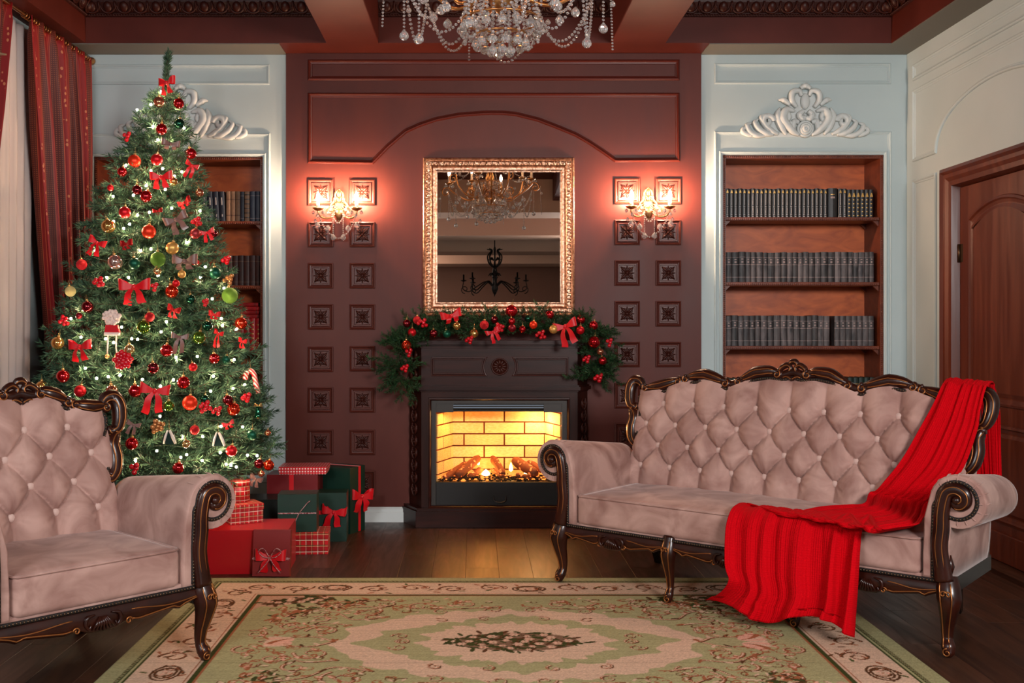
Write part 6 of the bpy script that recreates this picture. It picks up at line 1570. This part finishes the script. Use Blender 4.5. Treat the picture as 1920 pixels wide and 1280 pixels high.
def fieldset(sx, sy):
    F2 = lambda L: [(sx*a, sy*b_) for a, b_ in L]
    q = sx*sy
    for (x, y, r, a, tr) in ((1.02,0.10,0.05,1,1.2),(0.97,0.27,0.04,3,-1.2),(0.55,0.54,0.045,2,1.2),(0.30,0.42,0.035,1,-1.1),(0.08,0.44,0.04,0,1.1),(0.58,0.33,0.04,2,-1.2),(0.84,0.48,0.035,0,1.2),(0.76,0.14,0.07,0,1.2),(0.90,0.20,0.05,2,-1.3),(0.62,0.42,0.08,1,1.3),(0.40,0.50,0.06,3,-1.2),(0.20,0.53,0.05,0,1.2),(0.72,0.56,0.07,2,1.2),(0.92,0.40,0.06,4,-1.2),(0.80,0.30,0.05,1,1.1),(0.45,0.07,0.035,0,1.2),(0.44,0.0,0.03,2,1),(0.30,0.29,0.03,1,1.1),(0.12,0.31,0.03,2,-1.1)):
        curl(sx*x, sy*y, r, a if sx > 0 else PI-a, tr*q, w_=0.0075 if r > 0.045 else 0.005)
    for L in ([(0.70,0.0),(0.78,0.06),(0.90,0.05),(0.99,0.0)],[(0.66,0.22),(0.78,0.24),(0.88,0.14)],[(0.05,0.50),(0.18,0.47),(0.34,0.46),(0.52,0.50),(0.66,0.40)],[(0.52,0.34),(0.66,0.30),(0.74,0.40),(0.86,0.46)],[(0.7,0.52),(0.6,0.60),(0.48,0.58)]):
        L2 = catmull(F2(L), 8); stroke([(p[0]+0.004, p[1]-0.004) for p in L2], 0.007, 0.004, BROWN*1.2); stroke(L2, 0.0065, 0.0035, RUST); stroke(L2, 0.003, 0.002, CREAM)
        for k in range(0, len(L2)-1, 5): leafm(L2[k][0], L2[k][1], 0.035, rr3.uniform(0, 6.3), (RUST, BROWN, CREAM)[k % 3])
    for k in range(5): leafm(sx*0.86, sy*0.03, 0.10, (PI if sx < 0 else 0)+sy*(k-1)*0.28, (CREAM, PINK, CREAM, RUST, PINK)[k])
    for k in range(40):
        t = rr3.random(); x, y = 0.98-0.34*t, 0.36+0.28*t; x += rr3.gauss(0, 0.03); y += rr3.gauss(0, 0.03); leafm(sx*x, sy*y, 0.05, rr3.uniform(0, 6.3), (DGREEN, BROWN, RUST)[k % 3])
    # corner ground and bouquet
    mk = (sx*gx > 0) & (sy*gy > 0) & (np.abs(gx) < hx-0.345) & (np.abs(gy) < hy-0.345) & ((hx-0.345-np.abs(gx))/0.30 + (hy-0.345-np.abs(gy))/0.22 < 1+0.12*np.sin(gx*60))
    img[mk] = CREAM*0.62+RUST*0.3
    bouquet(sx*(hx-0.52), sy*(hy-0.42), 0.17, 0.055, -0.3*sx*sy, 34)
sym(fieldset)
# scrolling border
def border(n_, horizontal):
    Lh = hx-0.2 if horizontal else hy-0.2; k = int(2*Lh/0.17)
    for s_ in (-1, 1):
        for i in range(k):
            u = -Lh+(i+0.5)*2*Lh/k; v = s_*((hy if horizontal else hx)-0.205); f = -1 if i % 2 else 1
            x, y = (u, v+0.012*f) if horizontal else (v+0.012*f, u)
            curl(x, y, 0.058, PI*(i % 2), 1.25*f, BROWN*1.3, RUST, 0.0055); curl(x+0.05*(1 if horizontal else 0), y+0.05*(0 if horizontal else 1), 0.03, 1.5, -1.1*f, RUST, PINK, 0.004)
            for q in range(5): leafm(x+rr3.uniform(-0.08, 0.08), y+rr3.uniform(-0.07, 0.07), 0.032, rr3.uniform(0, 6.3), (RUST, BROWN*1.3, DGREEN*1.5)[q % 3])
            if i % 5 == 2:
                for r_ in (0.05, 0.036): stroke([(x+r_*1.5*math.cos(t) if horizontal else x+r_*math.cos(t), y+r_*math.sin(t) if horizontal else y+r_*1.5*math.sin(t)) for t in np.linspace(0, 2*PI, 30)], 0.005, 0.005, BROWN)
                rose(x, y, 0.022)
border(0, True); border(0, False)
for k in range(150):        # extra tendrils over the green ground
    x, y = rr3.uniform(0.1, 1.02), rr3.uniform(0.05, 0.62)
    if (x/0.76)**2+(y/0.50)**2 < 1 or (hx-0.345-x)/0.34+(hy-0.345-y)/0.26 < 1 or y > hy-0.36: continue
    r_, a_, tr = rr3.uniform(0.018, 0.035), rr3.uniform(0, 6.3), rr3.choice((-0.8, 0.8))
    for sx in (-1, 1):
        for sy in (-1, 1):
            pts = [(sx*p[0], sy*p[1]) for p in spiral((x, y), r_, r_*0.3, a_, tr, 16)]
            stroke(pts, 0.0045, 0.002, RUST if k % 3 else BROWN*1.4); leafm(pts[0][0], pts[0][1], 0.028, a_, (CREAM, RUST, PINK)[k % 3])
# light woven irregularity of the yarn
img *= (1 + 0.05*rng.standard_normal((nyr, 1, 1)) + 0.10*rng.standard_normal((nyr, nxr, 1))).clip(0.75, 1.25)
bcx, bcy = (RX0+RX1)/2, (RY0+RY1)/2
zr_ = 0.0052 + 0.0002*np.sin(gx*9)*np.sin(gy*7)
vs = np.stack([gx, gy, np.where(ed < 0.004, 0.003, zr_)], -1).reshape(-1, 3)
idx = np.arange(nyr*nxr).reshape(nyr, nxr); fs = np.stack([idx[:-1,:-1], idx[:-1,1:], idx[1:,1:], idx[1:,:-1]], -1).reshape(-1, 4)
me = bpy.data.meshes.new('pile'); me.vertices.add(len(vs)); me.vertices.foreach_set('co', vs.ravel()); me.loops.add(fs.size); me.loops.foreach_set('vertex_index', fs.ravel().astype(np.int32))
me.polygons.add(len(fs)); me.polygons.foreach_set('loop_start', np.arange(0, fs.size, 4, dtype=np.int32)); me.update(calc_edges=True)
ca = me.color_attributes.new('weave', 'FLOAT_COLOR', 'POINT'); ca.data.foreach_set('color', np.concatenate([img.reshape(-1, 3).clip(0, 1), np.ones((nyr*nxr, 1))], 1).astype(np.float32).ravel())
m, N, L_, bs = nodes_mat('woven_rug', 1.0, 0.0); bs.inputs['Specular IOR Level'].default_value = 0.05; an = N.new('ShaderNodeVertexColor'); an.layer_name = 'weave'; L_.new(an.outputs[0], bs.inputs['Base Color'])
tc = N.new('ShaderNodeTexCoord'); nz = N.new('ShaderNodeTexNoise'); nz.inputs['Scale'].default_value = 350; L_.new(tc.outputs['Object'], nz.inputs[0]); bp = N.new('ShaderNodeBump'); bp.inputs['Strength'].default_value = 0.4; bp.inputs['Distance'].default_value = 0.003; L_.new(nz.outputs[0], bp.inputs['Height']); L_.new(bp.outputs[0], bs.inputs['Normal'])
me.materials.append(m)
rug = thing('rug', 'green and cream floral rug with a central medallion on the floor', 'rug', (bcx, bcy, 0.0))
link('pile', me, rug)
b = MB(); b.cbox(-hx+0.002, hx-0.002, -hy+0.002, hy-0.002, 0.0006, 0.0046, 0.001); obj('backing', b, mat('rug_edge_green', srgb(120,116,74), 0.95), rug)

# ================================================================ GIFTS
def plaid(name, scale=1.0):
    m, N, L_, bs = nodes_mat(name, 0.35); uvn = N.new('ShaderNodeUVMap'); sp = N.new('ShaderNodeSeparateXYZ'); L_.new(uvn.outputs[0], sp.inputs[0])
    col = srgb(206,22,30); prev = None
    for ax in (0, 1):
        f = mathn(N, L_, 'FRACT', mathn(N, L_, 'MULTIPLY', sp.outputs[ax], 1/(0.062*scale)))
        for (c, w_, colr, al) in ((0.5,0.17,srgb(150,10,20),0.6),(0.22,0.03,srgb(230,210,190),0.85),(0.78,0.03,srgb(40,80,40),0.8),(0.70,0.02,srgb(225,200,150),0.7),(0.3,0.02,srgb(30,60,40),0.7)):
            mk = mathn(N, L_, 'MULTIPLY', mathn(N, L_, 'LESS_THAN', mathn(N, L_, 'ABSOLUTE', mathn(N, L_, 'SUBTRACT', f, c)), w_), al)
            prev = mixc(N, L_, mk, prev if prev is not None else col, colr)
    L_.new(prev, bs.inputs['Base Color']); return m
M['plaid'] = plaid('red_plaid_paper'); M['plaid_s'] = plaid('red_plaid_paper_fine', 0.75)
m, N, L_, bs = nodes_mat('red_polka_paper', 0.35); uvn = N.new('ShaderNodeUVMap'); vm = N.new('ShaderNodeVectorMath'); vm.operation = 'SCALE'; vm.inputs['Scale'].default_value = 62; L_.new(uvn.outputs[0], vm.inputs[0])
vo = N.new('ShaderNodeTexVoronoi'); vo.inputs['Scale'].default_value = 1; vo.inputs['Randomness'].default_value = 0.0; L_.new(vm.outputs[0], vo.inputs[0])
L_.new(mixc(N, L_, mathn(N, L_, 'LESS_THAN', vo.outputs['Distance'], 0.27), srgb(206,14,30), srgb(240,214,208)), bs.inputs['Base Color']); M['polka'] = m
M['g_red'] = mat('red_wrap', srgb(170,12,22), 0.32); M['g_brick'] = mat('brick_red_wrap', srgb(128,34,34), 0.45); M['g_dred'] = mat('dark_red_wrap', srgb(112,12,20), 0.4); M['g_green'] = mat('dark_green_wrap', srgb(16,48,38), 0.4); M['g_black'] = mat('blackish_green_wrap', srgb(14,26,22), 0.38)
M['twine'] = mat('red_white_twine', srgb(190,150,150), 0.7, col2=srgb(120,30,40), nscale=(160,160,160), ramp=(0.45,0.55))
def gift(label, x, y, z, rz, w_, d, h, m, lid=None, lidm=None):
    t = thing('gift_box', label, 'gift', (x, y, z), rz, 'gifts under the tree')
    b = MB(); b.box(-w_/2, w_/2, -d/2, d/2, 0.0006, h if not lid else h-0.002, uv=True); obj('box_body', b, m, t)
    if lid:
        b = MB(); b.box(-w_/2-0.003, w_/2+0.003, -d/2-0.003, d/2+0.003, h-lid, h, uv=True); obj('lid', b, lidm or m, t)
    return t
def strap(t, pts, wdt, m, nrm, name='ribbon'):
    P = np.array(pts, float); n_ = np.array(nrm, float); b = MB()
    b.grid([[p-n_*wdt/2, p+n_*wdt/2] for p in P], 0, False); o = obj(name, b, m, t, recalc=False); md = o.modifiers.new('t', 'SOLIDIFY'); md.thickness = 0.0015; md.offset = 0; return o
def giftbow(t, loc, s, rot=(0,0,0), tail=1.0):
    a, b_, c, d, k = bowp['red']; o = link('bow_knot', k, t, loc, rot, (s, s, s))
    link('loop', a, o); link('loop', b_, o); link('tail', c, o, None, None, (1,1,tail)); link('tail', d, o, None, None, (1,1,tail*0.9)); return o
G1 = gift('large plain red gift box, foremost on the floor beside the armchair', -1.12, 5.235, 0, 0.05, 0.40, 0.30, 0.215, M['g_red'])
G2 = gift('flat brick-red gift leaning against the large red box, ribbon bow', -0.985, 5.045, 0, -0.06, 0.182, 0.035, 0.222, M['g_brick']); G2.rotation_euler = (R(-7), 0, -0.06)
for s_ in (-1, 1): strap(G2, [(-0.092,-0.019,0.085),(0.092,-0.019,0.085)], 0.012, M['twine'], (0,0,1), 'twine') if s_ > 0 else None
giftbow(G2, (0.0,-0.03,0.09), 0.15, (0,0,0), 0.75)
b = MB()
for s_ in (-1, 1):
    b.tube(catmull([(0,-0.045,0.09),(s_*0.03,-0.055,0.135),(s_*0.055,-0.05,0.12),(s_*0.03,-0.05,0.095),(0,-0.045,0.09)], 5), 0.0022, 5); b.tube(catmull([(0,-0.045,0.09),(s_*0.02,-0.05,0.06),(s_*0.055,-0.048,0.02)], 5), 0.0022, 5)
obj('twine_bow', b, M['twine'], G2)
G3 = gift('lidded red plaid gift box on top of the large red box', -1.19, 5.32, 0.2156, 0.55, 0.17, 0.15, 0.095, M['plaid_s'], 0.028)
G4 = thing('round_gift_box', 'round red plaid gift box on top of the lidded plaid box', 'gift', (-1.215, 5.36, 0.3112), 0.3, 'gifts under the tree')
def cyl(r, z0, z1, m, nm, t):
    n_ = 32; b = MB(); P = []; U = []
    for zz in (z0, z1): P.append([(r*math.cos(2*PI*k/n_), r*math.sin(2*PI*k/n_), zz) for k in range(n_+1)]); U.append([(2*PI*r*k/n_, zz) for k in range(n_+1)])
    b.grid(P, 0, True, uv=U)
    for zz in (z0, z1): b.add([(r*math.cos(2*PI*k/n_), r*math.sin(2*PI*k/n_), zz) for k in range(n_)], [list(range(n_))], 0, False, [[(r*math.cos(2*PI*k/n_), r*math.sin(2*PI*k/n_)) for k in range(n_)]])
    obj(nm, b, m, t)
cyl(0.056, 0.0006, 0.105, M['plaid_s'], 'box_body', G4); cyl(0.059, 0.082, 0.112, M['plaid_s'], 'lid', G4)
G5 = gift('blackish green gift box behind the plaid boxes', -1.13, 5.80, 0, 0.03, 0.29, 0.20, 0.262, M['g_black'])
G7 = gift('lidded red plaid gift box on the floor at the pile front right', -0.915, 5.60, 0, 0.07, 0.26, 0.16, 0.118, M['plaid'], 0.03)
G6 = gift('dark green gift with thin twine resting on the front plaid box', -0.948, 5.60, 0.1186, 0.06, 0.205, 0.145, 0.20, M['g_green'])
strap(G6, [(-0.101,-0.076,0.10),(0.101,-0.076,0.10)], 0.006, M['twine'], (0,0,1), 'twine'); b = MB()
for s_ in (-1, 1): b.tube(catmull([(0.01,-0.078,0.10),(s_*0.035+0.02,-0.085,0.10+0.055*s_),(s_*0.05+0.02,-0.08,0.10+0.065*s_)], 5), 0.0025, 5)
obj('twine_bow', b, M['twine'], G6)
G8 = gift('dark green gift with a red ribbon bow on its front', -0.825, 5.925, 0, 0.05, 0.20, 0.15, 0.275, M['g_green'])
strap(G8, [(-0.101,-0.076,0.165),(0.101,-0.076,0.165)], 0.022, M['rib_red'], (0,0,1)); giftbow(G8, (0.03,-0.09,0.168), 0.14, (0,0.15,0), 1.0)
G9 = gift('tallest dark green gift tied with a red ribbon, beside the skirting', -0.785, 6.175, 0, R(-25), 0.21, 0.165, 0.385, M['g_green'])
strap(G9, [(0.106,0.02,0.003),(0.106,0.02,0.3855),(0.0,0.02,0.3858),(-0.106,0.02,0.386)], 0.026, M['rib_red'], (0,1,0)); giftbow(G9, (0.12,0.02,0.205), 0.17, (0,0.1,1.25), 0.9)
G10 = gift('dark red gift box with a bright ribbon standing behind the green gifts', -1.04, 6.03, 0, 0.0, 0.29, 0.20, 0.365, M['g_dred'])
strap(G10, [(-0.005,-0.1012,0.003),(-0.005,-0.1012,0.3655),(-0.005,0.1,0.3657)], 0.026, M['rib_red'], (1,0,0))
G11 = gift('thin red polka-dot gift box on top of the dark red gift', -0.985, 6.03, 0.3668, 0.03, 0.265, 0.19, 0.042, M['polka'], 0.03)
